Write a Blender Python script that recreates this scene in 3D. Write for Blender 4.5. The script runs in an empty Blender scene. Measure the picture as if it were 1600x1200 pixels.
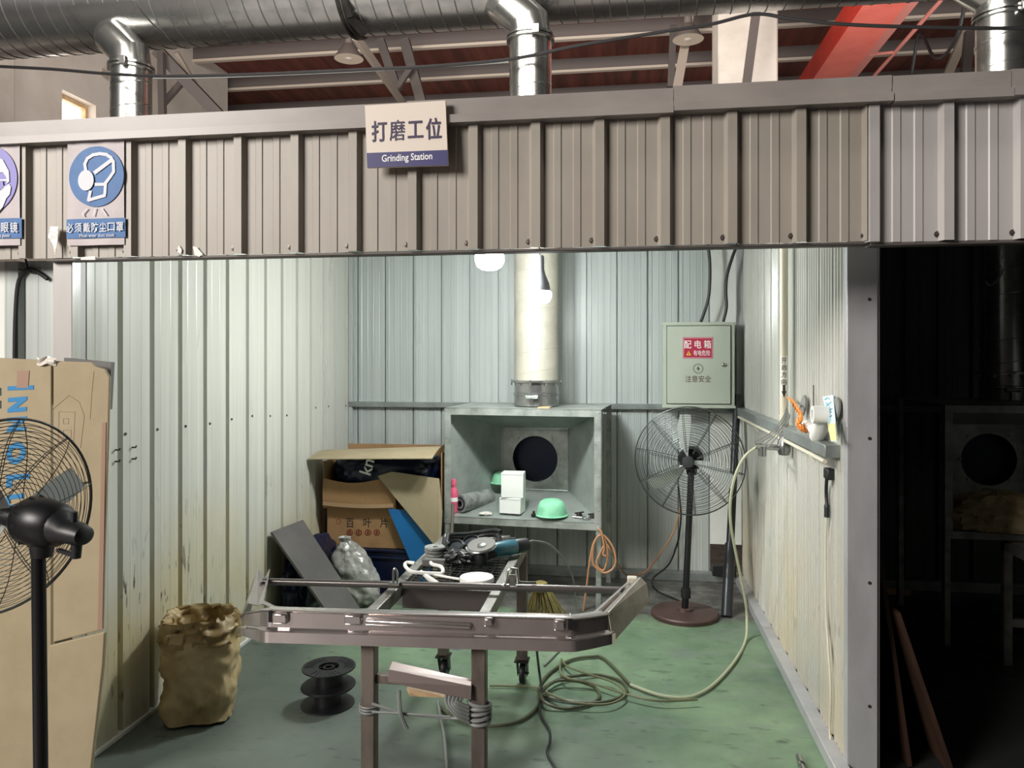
import bpy, bmesh, math, random
from mathutils import Vector, Matrix, noise
random.seed(7)
SC = bpy.context.scene
COL = SC.collection
PI = math.pi

# ------------------------------------------------------------------ camera, world, lights, exposure
F = 1200.0
TH = math.atan(175 / F)
SN, CS = math.sin(TH), math.cos(TH)
H, HY = 1.6, 562.0
cam_d = bpy.data.cameras.new('camera')
cam_d.sensor_width = 36
cam_d.lens = 36 * F / 1600
cam_d.shift_y = (HY - 600) / 1600
cam_d.clip_end = 200
cam = bpy.data.objects.new('camera', cam_d)
cam.location = (0, 0, H)
cam.rotation_euler = (PI / 2, 0, TH)
COL.objects.link(cam)
SC.camera = cam

SC.view_settings.view_transform = 'Standard'
SC.view_settings.look = 'None'
SC.view_settings.gamma = 1
SC.view_settings.use_curve_mapping = False
SC.view_settings.exposure = 0.0

world = bpy.data.worlds.new('world')
SC.world = world
world.use_nodes = True
bg = world.node_tree.nodes['Background']
bg.inputs[0].default_value = (1.0, 0.93, 0.88, 1)
bg.inputs[1].default_value = 0.012


def area(name, loc, target, sx, sy, power, col, spread=180):
    l = bpy.data.lights.new(name, 'AREA')
    l.shape = 'RECTANGLE'
    l.size, l.size_y = sx, sy
    l.energy = power
    l.color = col
    l.spread = math.radians(spread)
    o = bpy.data.objects.new(name, l)
    o.location = loc
    d = Vector(target) - Vector(loc)
    o.rotation_euler = d.to_track_quat('-Z', 'Y').to_euler()
    COL.objects.link(o)
    return o


# daylight from the hall's side windows (left, behind the camera)
area('hall_side_daylight', (-5.6, -3.0, 4.3), (0.0, 2.8, 1.9), 3.0, 2.4, 790, (1.0, 0.94, 0.88))
area('hall_roof_fill', (-1.5, 2.2, 5.2), (0.3, 10.0, 6.0), 5.0, 1.4, 420, (1.0, 0.91, 0.84))  # added fill lamp, aimed up to brighten the roof and hall beyond
area('hall_uplight_fill', (0.0, 7.4, 2.9), (0.0, 11.5, 6.8), 11.0, 1.2, 240, (1.0, 0.95, 0.90))  # added uplight hidden behind the fascia, brightens roof underside, column and girder
BULB_FRONT = 430.0     # radiance of the bulb hanging behind the fascia
BULB_BACK = 215.0      # radiance of the lower bulb in front of the duct


# ------------------------------------------------------------------ picture -> place (the camera above)
def ray(px, py):
    u = (px - 800) / F
    return Vector((-SN + u * CS, CS + u * SN, (HY - py) / F))


def atY(px, py, Y):
    d = ray(px, py)
    return Vector((0, 0, H)) + d * (Y / d.y)


def atX(px, py, X):
    d = ray(px, py)
    return Vector((0, 0, H)) + d * (X / d.x)


def atZ(px, py, Z=0.0):
    d = ray(px, py)
    return Vector((0, 0, H)) + d * ((Z - H) / d.z)


# ------------------------------------------------------------------ materials
def lin(h):
    h = h.lstrip('#')
    out = []
    for i in (0, 2, 4):
        c = int(h[i:i + 2], 16) / 255
        out.append(c / 12.92 if c <= 0.04045 else ((c + 0.055) / 1.055) ** 2.4)
    return (*out, 1)


MATS = {}


def mat(name, col, rough=0.5, metal=0.0, var=None, vs=6.0, vlo=0.4, vhi=0.65, bump=0.0, bs=40.0, stretch=(1, 1, 1), spec=0.5,
        alpha=1.0, emit=None, estr=1.0, trans=0.0, rvar=0.0):
    m = bpy.data.materials.new(name)
    m.use_nodes = True
    nt = m.node_tree
    b = nt.nodes['Principled BSDF']
    b.inputs['Roughness'].default_value = rough
    b.inputs['Metallic'].default_value = metal
    b.inputs['Base Color'].default_value = lin(col)
    b.inputs['Specular IOR Level'].default_value = spec
    if alpha < 1:
        b.inputs['Alpha'].default_value = alpha
    if trans:
        b.inputs['Transmission Weight'].default_value = trans
    if emit:
        b.inputs['Emission Color'].default_value = lin(emit)
        b.inputs['Emission Strength'].default_value = estr
    if var or bump or rvar:
        tc = nt.nodes.new('ShaderNodeTexCoord')
        mp = nt.nodes.new('ShaderNodeMapping')
        mp.inputs['Scale'].default_value = stretch
        nt.links.new(tc.outputs['Object'], mp.inputs['Vector'])
        nz = nt.nodes.new('ShaderNodeTexNoise')
        nz.inputs['Scale'].default_value = vs
        nz.inputs['Detail'].default_value = 6
        nz.inputs['Roughness'].default_value = 0.62
        nt.links.new(mp.outputs[0], nz.inputs['Vector'])
        if var:
            r = nt.nodes.new('ShaderNodeMapRange')
            r.inputs['From Min'].default_value = vlo
            r.inputs['From Max'].default_value = vhi
            nt.links.new(nz.outputs['Fac'], r.inputs['Value'])
            mx = nt.nodes.new('ShaderNodeMix')
            mx.data_type = 'RGBA'
            mx.inputs['A'].default_value = lin(col)
            mx.inputs['B'].default_value = lin(var)
            nt.links.new(r.outputs[0], mx.inputs['Factor'])
            nt.links.new(mx.outputs['Result'], b.inputs['Base Color'])
        if rvar:
            r2 = nt.nodes.new('ShaderNodeMapRange')
            r2.inputs['From Min'].default_value = 0.3
            r2.inputs['From Max'].default_value = 0.7
            r2.inputs['To Min'].default_value = max(0.03, rough - rvar)
            r2.inputs['To Max'].default_value = rough + rvar
            nt.links.new(nz.outputs['Fac'], r2.inputs['Value'])
            nt.links.new(r2.outputs[0], b.inputs['Roughness'])
        if bump:
            n2 = nt.nodes.new('ShaderNodeTexNoise')
            n2.inputs['Scale'].default_value = bs
            n2.inputs['Detail'].default_value = 4
            nt.links.new(mp.outputs[0], n2.inputs['Vector'])
            bp = nt.nodes.new('ShaderNodeBump')
            bp.inputs['Strength'].default_value = bump
            bp.inputs['Distance'].default_value = 0.01
            nt.links.new(n2.outputs['Fac'], bp.inputs['Height'])
            nt.links.new(bp.outputs[0], b.inputs['Normal'])
    MATS[name] = m
    return m


def wall_mat(name, base, streak, stain, stain_z=1.15, stain_amt=0.8, speck_amt=0.8, rough=0.34, along=1):
    """painted sheet steel: vertical streaks, yellow grime that climbs from the floor, black spatter"""
    m = bpy.data.materials.new(name)
    m.use_nodes = True
    nt = m.node_tree
    N, L = nt.nodes, nt.links
    b = N['Principled BSDF']
    b.inputs['Roughness'].default_value = rough
    tc = N.new('ShaderNodeTexCoord')

    def noise_n(scale, sx, sy, sz, det=5):
        mp = N.new('ShaderNodeMapping')
        mp.inputs['Scale'].default_value = (sx, sy, sz)
        L.new(tc.outputs['Object'], mp.inputs['Vector'])
        n = N.new('ShaderNodeTexNoise')
        n.inputs['Scale'].default_value = scale
        n.inputs['Detail'].default_value = det
        L.new(mp.outputs[0], n.inputs['Vector'])
        return n.outputs['Fac']

    def rng(sock, a, c, lo=0.0, hi=1.0):
        r = N.new('ShaderNodeMapRange')
        r.inputs['From Min'].default_value = a
        r.inputs['From Max'].default_value = c
        r.inputs['To Min'].default_value = lo
        r.inputs['To Max'].default_value = hi
        L.new(sock, r.inputs['Value'])
        return r.outputs[0]

    def math_n(op, a, c):
        k = N.new('ShaderNodeMath')
        k.operation = op
        for i, s in enumerate((a, c)):
            if isinstance(s, float):
                k.inputs[i].default_value = s
            else:
                L.new(s, k.inputs[i])
        return k.outputs[0]

    def mix(fac, a, c):
        x = N.new('ShaderNodeMix')
        x.data_type = 'RGBA'
        L.new(fac, x.inputs['Factor'])
        for k, s in (('A', a), ('B', c)):
            if isinstance(s, str):
                x.inputs[k].default_value = lin(s)
            else:
                L.new(s, x.inputs[k])
        return x.outputs['Result']
    st = rng(noise_n(1.0, 26, 26, 0.5), 0.35, 0.7)
    c = mix(st, base, streak)
    sep = N.new('ShaderNodeSeparateXYZ')
    L.new(tc.outputs['Object'], sep.inputs[0])
    hz = rng(sep.outputs['Z'], stain_z, 0.45)
    blot = rng(noise_n(1.0, 1.3, 1.3, 1.1), 0.38, 0.62)
    g = math_n('MULTIPLY', math_n('MULTIPLY', hz, blot), float(stain_amt))
    c = mix(g, c, stain)
    sp = rng(noise_n(1.0, 40, 40, 9, 8), 0.60, 0.66)
    hz2 = rng(sep.outputs['Z'], 1.0, 0.6)
    blot2 = rng(noise_n(1.0, 2.2, 2.2, 2.0), 0.47, 0.6)
    s2 = math_n('MULTIPLY', math_n('MULTIPLY', sp, math_n('MULTIPLY', hz2, blot2)), float(speck_amt))
    c = mix(s2, c, '#2c2a22')
    L.new(c, b.inputs['Base Color'])
    L.new(rng(noise_n(1.0, 5, 5, 0.8), 0.3, 0.7, rough - 0.08, rough + 0.14), b.inputs['Roughness'])
    MATS[name] = m
    return m


def floor_mat():
    m = bpy.data.materials.new('green_epoxy_floor')
    m.use_nodes = True
    nt = m.node_tree
    N, L = nt.nodes, nt.links
    b = N['Principled BSDF']
    tc = N.new('ShaderNodeTexCoord')

    def noise_n(sc, sy=1.0, det=6, w=0):
        mp = N.new('ShaderNodeMapping')
        mp.inputs['Scale'].default_value = (1, sy, 1)
        mp.inputs['Location'].default_value = (w, w * 2, 0)
        L.new(tc.outputs['Object'], mp.inputs['Vector'])
        n = N.new('ShaderNodeTexNoise')
        n.inputs['Scale'].default_value = sc
        n.inputs['Detail'].default_value = det
        n.inputs['Roughness'].default_value = 0.6
        L.new(mp.outputs[0], n.inputs['Vector'])
        return n.outputs['Fac']

    def rng(s, a, c, lo=0.0, hi=1.0):
        r = N.new('ShaderNodeMapRange')
        r.inputs['From Min'].default_value = a
        r.inputs['From Max'].default_value = c
        r.inputs['To Min'].default_value = lo
        r.inputs['To Max'].default_value = hi
        L.new(s, r.inputs['Value'])
        return r.outputs[0]

    def mix(fac, a, c):
        x = N.new('ShaderNodeMix')
        x.data_type = 'RGBA'
        L.new(fac, x.inputs['Factor'])
        for k, s in (('A', a), ('B', c)):
            if isinstance(s, str):
                x.inputs[k].default_value = lin(s)
            else:
                L.new(s, x.inputs[k])
        return x.outputs['Result']
    c = mix(rng(noise_n(1.6), 0.35, 0.65), '#58705b', '#829a7b')
    c = mix(rng(noise_n(3.2, 2.2, w=3), 0.52, 0.72), c, '#77837a')
    sep = N.new('ShaderNodeSeparateXYZ')
    L.new(tc.outputs['Object'], sep.inputs[0])

    def add(a, c2, op='ADD'):
        k = N.new('ShaderNodeMath')
        k.operation = op
        for i, s in enumerate((a, c2)):
            if isinstance(s, float):
                k.inputs[i].default_value = s
            else:
                L.new(s, k.inputs[i])
        return k.outputs[0]
    # the green turns grey towards the camera and the left, with a ragged edge
    ax = add(sep.outputs['X'], -0.75, 'MULTIPLY')
    wear = add(add(add(sep.outputs['Y'], -1.0, 'MULTIPLY'), ax), add(noise_n(1.3, w=9), 1.6, 'MULTIPLY'))
    c = mix(rng(wear, -2.6, -1.7, 0, 0.85), c, '#595f5c')
    # bare concrete and grinding dust along the back wall
    back = add(sep.outputs['Y'], add(noise_n(2.5, w=5), 0.7, 'MULTIPLY'))
    c = mix(rng(back, 5.12, 5.22), c, mix(rng(noise_n(9, w=2), 0.4, 0.7), '#4c4b48', '#7c7a75'))
    c = mix(rng(noise_n(8, 2.6, 8, w=7), 0.59, 0.68, 0, 0.7), c, '#36453b')
    # dark concrete in the hall aisle, second booth's shade painted into its floor
    c = mix(rng(sep.outputs['Y'], 2.3, 1.9), c, '#7a7371')
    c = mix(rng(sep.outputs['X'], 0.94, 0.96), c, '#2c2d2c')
    L.new(c, b.inputs['Base Color'])
    L.new(rng(noise_n(4, w=1), 0.3, 0.7, 0.3, 0.6), b.inputs['Roughness'])
    MATS['floor'] = m
    return m


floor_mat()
wall_mat('booth_left', '#c9c9c1', '#bcbdb6', '#c4b688', 1.0, 0.75, 1.0, 0.30)
wall_mat('booth_right', '#bbbbb4', '#b0b1aa', '#bcae8c', 0.95, 0.6, 0.3, 0.28)
wall_mat('booth_back', '#b7bdbb', '#a7adab', '#a5a796', 0.5, 0.3, 0.0)
wall_mat('booth_shaded', '#5f6564', '#505655', '#3f3d36', 1.2, 0.6, 0.5)  # darkness of the unlit booth put into its wall colour
mat('fascia_grey', '#a09a90', 0.45, var='#928b81', vs=3, stretch=(1, 1, 0.3))
mat('fascia_pale', '#b3b0ae', 0.42, var='#a8a4a2', vs=3, stretch=(1, 1, 0.3))
mat('cap_grey', '#938d89', 0.4, var='#857f7b', vs=4, stretch=(0.5, 1, 1))
mat('post_grey', '#b3b3b5', 0.36, 0.1, var='#a2a2a5', vs=5, stretch=(1, 1, 0.3))
mat('trim_steel', '#9ea4a2', 0.35, 0.5, var='#888e8c', vs=7)
mat('white_board', '#dfe0dc', 0.6, var='#cdcfca', vs=2)
mat('ceiling_panel', '#c9cbc8', 0.6)
mat('galv', '#b0b0af', 0.25, 0.92, var='#989999', vs=5, rvar=0.05)
mat('galv_bright', '#c6c8c4', 0.24, 0.95, var='#9c9f9c', vs=6, rvar=0.06)
mat('duct_dull', '#bdb8aa', 0.55, 0.25, var='#aaa69b', vs=5)
mat('seam', '#6d6f6e', 0.5, 0.7)
mat('hood_steel', '#a4aba6', 0.42, 0.35, var='#8d9591', vs=5, bump=0.02)
mat('hood_frame', '#b8bdb9', 0.38, 0.5, var='#8e948f', vs=8)
mat('hood_dark_inside', '#2b3040', 0.3, 0.6)
mat('dark_steel', '#3d3a38', 0.4, 0.6, var='#2a2827', vs=9)
mat('rusty_brown', '#746b63', 0.5, 0.25, var='#574e48', vs=9, stretch=(1, 1, 0.4))
mat('channel_pink', '#807470', 0.38, 0.5, var='#7c6f6c', vs=8)
mat('cart_steel', '#8c8a84', 0.45, 0.6, var='#6a6863', vs=8)
mat('mesh_dark', '#3a3a3a', 0.5, 0.6)
mat('stainless', '#cfc7c5', 0.15, 0.85, var='#b9b0ae', vs=3, bump=0.12, bs=2.2, rvar=0.08)
mat('stainless_dull', '#bdb7ab', 0.38, 0.75, var='#9d978b', vs=7)
mat('tube_grey', '#6f6a68', 0.3, 0.7)
mat('dusty_plate', '#d2cbbd', 0.62, 0.05, var='#b3ab9b', vs=10)
mat('black_metal', '#1d1d1f', 0.38, 0.3)
mat('black_plastic', '#1b1c1f', 0.45)
mat('wire_dark', '#5c5f5e', 0.35, 0.7)
mat('fan_base_brown', '#5a4540', 0.5, 0.2, var='#4a3733', vs=6)
mat('blade_grey', '#c3c9c6', 0.35, 0.2)
mat('silver_badge', '#4a4d4f', 0.35, 0.6)
mat('box_enamel', '#b9c0b2', 0.38, var='#b0b7a9', vs=2)
mat('label_red', '#b02545', 0.5)
mat('white_ink', '#f1efee', 0.6)
mat('black_ink', '#2b2726', 0.6)
mat('brown_ink', '#4a2f22', 0.7)
mat('maroon_ink', '#7c2e22', 0.7)
mat('yellow_ink', '#e9b53a', 0.5)
mat('cardboard', '#a4967a', 0.75, var='#9b8d71', vs=5, bump=0.05, bs=30)
mat('cardboard_warm', '#a8835c', 0.75, var='#98754f', vs=5, bump=0.05, bs=30)
mat('cardboard_edge', '#8f7556', 0.8)
mat('tape_brown', '#9a7d6a', 0.4)
mat('tape_clear', '#d8d2c8', 0.2, spec=0.7, bump=0.4, bs=25)
mat('blue_print', '#2f7fb4', 0.7)
mat('dark_print', '#2f4a4a', 0.7)
mat('navy_plastic', '#121c3a', 0.32, var='#0c1228', vs=6, bump=0.25, bs=9)
mat('blue_board', '#1f6fae', 0.45, var='#1a619b', vs=3)
mat('plank_grey', '#5c5a59', 0.55, 0.1, var='#676462', vs=4)
mat('silver_bag', '#b4b3ae', 0.24, 0.15, var='#8f8e89', vs=9, bump=1.0, bs=18)
mat('kraft', '#c0ad84', 0.5, var='#a38d64', vs=7, bump=0.5, bs=13)
mat('kraft_dark', '#ab9468', 0.5, var='#80693f', vs=6, bump=0.6, bs=10)
mat('pvc_pipe', '#d5cdb9', 0.4)
mat('label_white', '#e8e4d8', 0.6)
mat('hose_green', '#b5b89c', 0.4)
mat('hose_olive', '#74775a', 0.4)
mat('hose_dull', '#50543f', 0.45)
mat('hose_orange', '#e58a3a', 0.4)
mat('cable_orange', '#b98660', 0.5)
mat('cable_black', '#1c1c1e', 0.5)
mat('cable_grey', '#7d807e', 0.5)
mat('cable_white', '#cfc9b8', 0.5)
mat('white_plastic', '#e4e3df', 0.4)
mat('note_blue', '#c9e4ec', 0.6)
mat('note_yellow', '#e6e39a', 0.6)
mat('note_ink', '#5aa0b8', 0.6)
mat('mint_mask', '#8fd3ae', 0.6, var='#7cc39d', vs=20)
mat('white_box', '#e9ebe8', 0.55, var='#dfe2df', vs=4)
mat('pink_bottle', '#d85f7d', 0.3)
mat('roll_grey', '#8d918d', 0.6, var='#5a5d5b', vs=16)
mat('teal_tool', '#2f6a7c', 0.35)
mat('abrasive', '#7f7f7c', 0.8, bump=0.4, bs=150)
mat('leather_black', '#17181a', 0.42, bump=0.1, bs=20)
mat('lens_dark', '#2c3238', 0.12, 0.3)
mat('sign_face', '#d8ccc0', 0.5)
mat('sign_navy', '#2d2a63', 0.45)
mat('sign_ink', '#2a1c45', 0.5)
mat('poster_film', '#c2b9ba', 0.5, bump=0.3, bs=7, var='#b3abad', vs=6, spec=0.3)
mat('poster_blue', '#3d6fa8', 0.5, var='#356196', vs=6, bump=0.2, bs=7, spec=0.3)
mat('poster_violet', '#8b86c4', 0.5, spec=0.3)
mat('poster_light', '#d3d5dc', 0.5, spec=0.3)
mat('scrap_white', '#ded9d2', 0.4)
mat('wood_light', '#cdb08c', 0.6, var='#b8966f', vs=8)
mat('wood_board', '#422a1c', 0.6, var='#2c1b11', vs=5, stretch=(1, 1, 0.2))
mat('straw', '#8a7c48', 0.8, var='#6a5e38', vs=20)
mat('roof_plank', '#8a4c3e', 0.7, var='#532e27', vs=2.5, stretch=(2.2, 0.15, 1), vlo=0.35, vhi=0.7)
mat('purlin', '#6c6461', 0.6, 0.1)
mat('purlin_lip', '#cfc3b4', 0.6)
mat('truss', '#5d5653', 0.55, 0.2)
mat('truss_light', '#a09488', 0.55)
mat('hall_wall', '#dcd6cd', 0.8, var='#cdc5ba', vs=1.2)
mat('column_pale', '#cdc7bd', 0.8, var='#bcb5aa', vs=2)
mat('window_glow', '#ffffff', 0.5, emit='#fff6ec', estr=3.0)
mat('crane_red', '#d8402f', 0.42, var='#c7382a', vs=3)
mat('crane_pink', '#d98a80', 0.5)
mat('crane_red_lit', '#ee7a6c', 0.45, var='#e56f61', vs=3)  # lighter copy of the girder red, strong light on its underside painted in
mat('lamp_shade_grey', '#7d7671', 0.5)
mat('lamp_inside', '#e4d3bf', 0.5)
mat('lamp_glass', '#efe6da', 0.25)
mat('bulb_body', '#5d5d61', 0.6)
mat('screw', '#57504c', 0.4, 0.6)
mat('dark_pipe', '#3a3c3f', 0.32, 0.5)
mat('bulb_front_glow', '#ffffff', 0.5, emit='#f9fdfa', estr=BULB_FRONT)
mat('bulb_back_glow', '#ffffff', 0.5, emit='#f9fdfa', estr=BULB_BACK)


# ------------------------------------------------------------------ mesh builder
WM = {}        # world matrix of every object that parents something


class MB:
    def __init__(self):
        self.v, self.f, self.mi = [], [], []
        self.k = 0
        self.M = None

    def add(self, vs, fs):
        o = len(self.v)
        for p in vs:
            p = Vector(p)
            self.v.append(self.M @ p if self.M is not None else p)
        for f in fs:
            self.f.append(tuple(i + o for i in f))
            self.mi.append(self.k)
        return self

    def box(self, lo, hi, M=None):
        x0, y0, z0 = lo
        x1, y1, z1 = hi
        vs = [Vector(p) for p in ((x0, y0, z0), (x1, y0, z0), (x1, y1, z0), (x0, y1, z0), (x0, y0, z1), (x1, y0, z1), (x1, y1, z1), (x0, y1, z1))]
        if M is not None:
            vs = [M @ p for p in vs]
        return self.add(vs, [(0, 3, 2, 1), (4, 5, 6, 7), (0, 1, 5, 4), (1, 2, 6, 5), (2, 3, 7, 6), (3, 0, 4, 7)])

    def bar(self, p0, p1, w, h, up=(0, 0, 1)):
        p0, p1, up = Vector(p0), Vector(p1), Vector(up)
        d = (p1 - p0).normalized()
        if abs(d.dot(up)) > 0.98:
            up = Vector((0, 1, 0))
        s = d.cross(up).normalized()
        t = s.cross(d).normalized()
        vs = []
        for p in (p0, p1):
            for a, b in ((-1, -1), (1, -1), (1, 1), (-1, 1)):
                vs.append(p + s * (a * w / 2) + t * (b * h / 2))
        return self.add(vs, [(3, 2, 1, 0), (4, 5, 6, 7), (0, 1, 5, 4), (1, 2, 6, 5), (2, 3, 7, 6), (3, 0, 4, 7)])

    def tube(self, pts, r, seg=8, closed=False, caps=True):
        pts = [Vector(p) for p in pts]
        n = len(pts)
        rs = r if isinstance(r, (list, tuple)) else [r] * n
        tans = []
        for i in range(n):
            if closed:
                t = pts[(i + 1) % n] - pts[i - 1]
            else:
                t = pts[min(i + 1, n - 1)] - pts[max(i - 1, 0)]
            tans.append(t.normalized() if t.length > 1e-9 else Vector((0, 0, 1)))
        ref = Vector((0, 0, 1)) if abs(tans[0].z) < 0.9 else Vector((1, 0, 0))
        nrm = tans[0].cross(ref).normalized()
        vs, fs = [], []
        for i in range(n):
            t = tans[i]
            nrm = nrm - t * nrm.dot(t)
            if nrm.length < 1e-6:
                nrm = t.cross(Vector((0.3, 0.5, 0.8)))
            nrm.normalize()
            bi = t.cross(nrm)
            for j in range(seg):
                a = 2 * PI * j / seg
                vs.append(pts[i] + (nrm * math.cos(a) + bi * math.sin(a)) * rs[i])
        for i in range(n if closed else n - 1):
            i2 = (i + 1) % n
            for j in range(seg):
                j2 = (j + 1) % seg
                fs.append((i * seg + j, i * seg + j2, i2 * seg + j2, i2 * seg + j))
        if caps and not closed:
            fs.append(tuple(range(seg - 1, -1, -1)))
            fs.append(tuple((n - 1) * seg + j for j in range(seg)))
        return self.add(vs, fs)

    def cyl(self, p0, p1, r, r1=None, seg=24):
        return self.tube([p0, p1], [r, r if r1 is None else r1], seg)

    def lathe(self, prof, seg=32, M=None, closed=False):
        vs, fs = [], []
        n = len(prof)
        for r, z in prof:
            for j in range(seg):
                a = 2 * PI * j / seg
                p = Vector((r * math.cos(a), r * math.sin(a), z))
                vs.append(M @ p if M is not None else p)
        for i in range(n if closed else n - 1):
            i2 = (i + 1) % n
            for j in range(seg):
                j2 = (j + 1) % seg
                fs.append((i * seg + j, i * seg + j2, i2 * seg + j2, i2 * seg + j))
        if not closed:
            if prof[0][0] > 1e-5:
                fs.append(tuple(range(seg - 1, -1, -1)))
            if prof[-1][0] > 1e-5:
                fs.append(tuple((n - 1) * seg + j for j in range(seg)))
        return self.add(vs, fs)

    def prism(self, poly, vec):
        poly = [Vector(p) for p in poly]
        vec = Vector(vec)
        n = len(poly)
        nr = Vector((0, 0, 0))
        for i in range(n):
            nr += poly[i].cross(poly[(i + 1) % n])
        if nr.dot(vec) > 0:
            poly.reverse()
        vs = poly + [p + vec for p in poly]
        fs = [tuple(range(n)), tuple(range(2 * n - 1, n - 1, -1))]
        for i in range(n):
            j = (i + 1) % n
            fs.append((i, i + n, j + n, j))
        return self.add(vs, fs)

    def sheet(self, fn, nu, nv, th=0.002):
        """a sheet of real thickness: fn(u, v) -> point, u, v in 0..1"""
        P = [[Vector(fn(i / nu, j / nv)) for j in range(nv + 1)] for i in range(nu + 1)]
        vs = []
        idx = {}
        for s in (0, 1):
            for i in range(nu + 1):
                for j in range(nv + 1):
                    du = P[min(i + 1, nu)][j] - P[max(i - 1, 0)][j]
                    dv = P[i][min(j + 1, nv)] - P[i][max(j - 1, 0)]
                    n = du.cross(dv)
                    n = n.normalized() if n.length > 1e-12 else Vector((0, 0, 1))
                    idx[s, i, j] = len(vs)
                    vs.append(P[i][j] - n * (th * s))
        fs = []
        for i in range(nu):
            for j in range(nv):
                fs.append((idx[0, i, j], idx[0, i + 1, j], idx[0, i + 1, j + 1], idx[0, i, j + 1]))
                fs.append((idx[1, i, j], idx[1, i, j + 1], idx[1, i + 1, j + 1], idx[1, i + 1, j]))
        for i in range(nu):
            fs.append((idx[0, i, 0], idx[1, i, 0], idx[1, i + 1, 0], idx[0, i + 1, 0]))
            fs.append((idx[0, i + 1, nv], idx[1, i + 1, nv], idx[1, i, nv], idx[0, i, nv]))
        for j in range(nv):
            fs.append((idx[0, 0, j + 1], idx[1, 0, j + 1], idx[1, 0, j], idx[0, 0, j]))
            fs.append((idx[0, nu, j], idx[1, nu, j], idx[1, nu, j + 1], idx[0, nu, j + 1]))
        return self.add(vs, fs)

    def rings(self, rings, cap0=True, cap1=True):
        seg = len(rings[0])
        vs = [p for r in rings for p in r]
        fs = []
        for i in range(len(rings) - 1):
            for j in range(seg):
                j2 = (j + 1) % seg
                fs.append((i * seg + j, i * seg + j2, (i + 1) * seg + j2, (i + 1) * seg + j))
        if cap0:
            fs.append(tuple(range(seg - 1, -1, -1)))
        if cap1:
            fs.append(tuple((len(rings) - 1) * seg + j for j in range(seg)))
        return self.add(vs, fs)

    def build(self, name, m, parent=None, local=False, smooth=40, bevel=0.0, subsurf=0, own_origin=True):
        """links the collected shapes as ONE mesh object. Points are in the place's coordinates unless local=True."""
        mats = m if isinstance(m, (list, tuple)) else [m]
        if parent is not None and not local:
            inv = WM[parent.name].inverted()
            vs = [inv @ p for p in self.v]
            off = Vector((0, 0, 0))
        elif parent is None and own_origin:
            lo = [min(p[i] for p in self.v) for i in range(3)]
            hi = [max(p[i] for p in self.v) for i in range(3)]
            off = Vector(((lo[0] + hi[0]) / 2, (lo[1] + hi[1]) / 2, lo[2]))
            vs = [p - off for p in self.v]
        else:
            off = Vector((0, 0, 0))
            vs = self.v
        me = bpy.data.meshes.new(name)
        me.from_pydata([tuple(p) for p in vs], [], self.f)
        for k in mats:
            me.materials.append(MATS[k])
        if len(mats) > 1:
            me.polygons.foreach_set('material_index', self.mi)
        if smooth:
            me.polygons.foreach_set('use_smooth', [True] * len(me.polygons))
            me.set_sharp_from_angle(angle=math.radians(smooth))
        me.update()
        o = bpy.data.objects.new(name, me)
        o.location = off
        COL.objects.link(o)
        if parent is not None:
            o.parent = parent
            WM[o.name] = WM[parent.name].copy()
        else:
            WM[o.name] = Matrix.Translation(off)
        if bevel:
            bv = o.modifiers.new('bevel', 'BEVEL')
            bv.width = bevel
            bv.segments = 2
            bv.limit_method = 'ANGLE'
            bv.angle_limit = math.radians(50)
        if subsurf:
            sb = o.modifiers.new('subsurf', 'SUBSURF')
            sb.levels = sb.render_levels = subsurf
        return o


def tag(o, label, cat, group=None, kind=None):
    o['label'] = label
    o['category'] = cat
    if group:
        o['group'] = group
    if kind:
        o['kind'] = kind
    return o


def struct(o):
    o['kind'] = 'structure'
    return o


def thing(name, label, cat, loc=(0, 0, 0), rotz=0.0, group=None, M=None):
    o = bpy.data.objects.new(name, None)
    o.empty_display_size = 0.1
    if M is None:
        M = Matrix.Translation(Vector(loc)) @ Matrix.Rotation(rotz, 4, 'Z')
    o.matrix_world = M
    o.location, o.rotation_euler = M.to_translation(), M.to_euler()
    COL.objects.link(o)
    WM[o.name] = M.copy()
    return tag(o, label, cat, group)


def spline(pts, n=10, closed=False):
    pts = [Vector(p) for p in pts]
    out = []
    m = len(pts)
    rng_ = range(m if closed else m - 1)
    for i in rng_:
        if closed:
            p0, p1, p2, p3 = pts[i - 1], pts[i], pts[(i + 1) % m], pts[(i + 2) % m]
        else:
            p0, p1, p2, p3 = pts[max(i - 1, 0)], pts[i], pts[i + 1], pts[min(i + 2, m - 1)]
        for k in range(n):
            t = k / n
            out.append(0.5 * ((2 * p1) + (p2 - p0) * t + (2 * p0 - 5 * p1 + 4 * p2 - p3) * t * t + (3 * p1 - p0 - 3 * p2 + p3) * t ** 3))
    if not closed:
        out.append(pts[-1])
    return out


def frame(o, x, y):
    """matrix with origin o, first axis x, second axis y"""
    x = Vector(x).normalized()
    y = Vector(y)
    y = (y - x * y.dot(x)).normalized()
    z = x.cross(y)
    return Matrix(((x.x, y.x, z.x, o[0]), (x.y, y.y, z.y, o[1]), (x.z, y.z, z.z, o[2]), (0, 0, 0, 1)))


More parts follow.
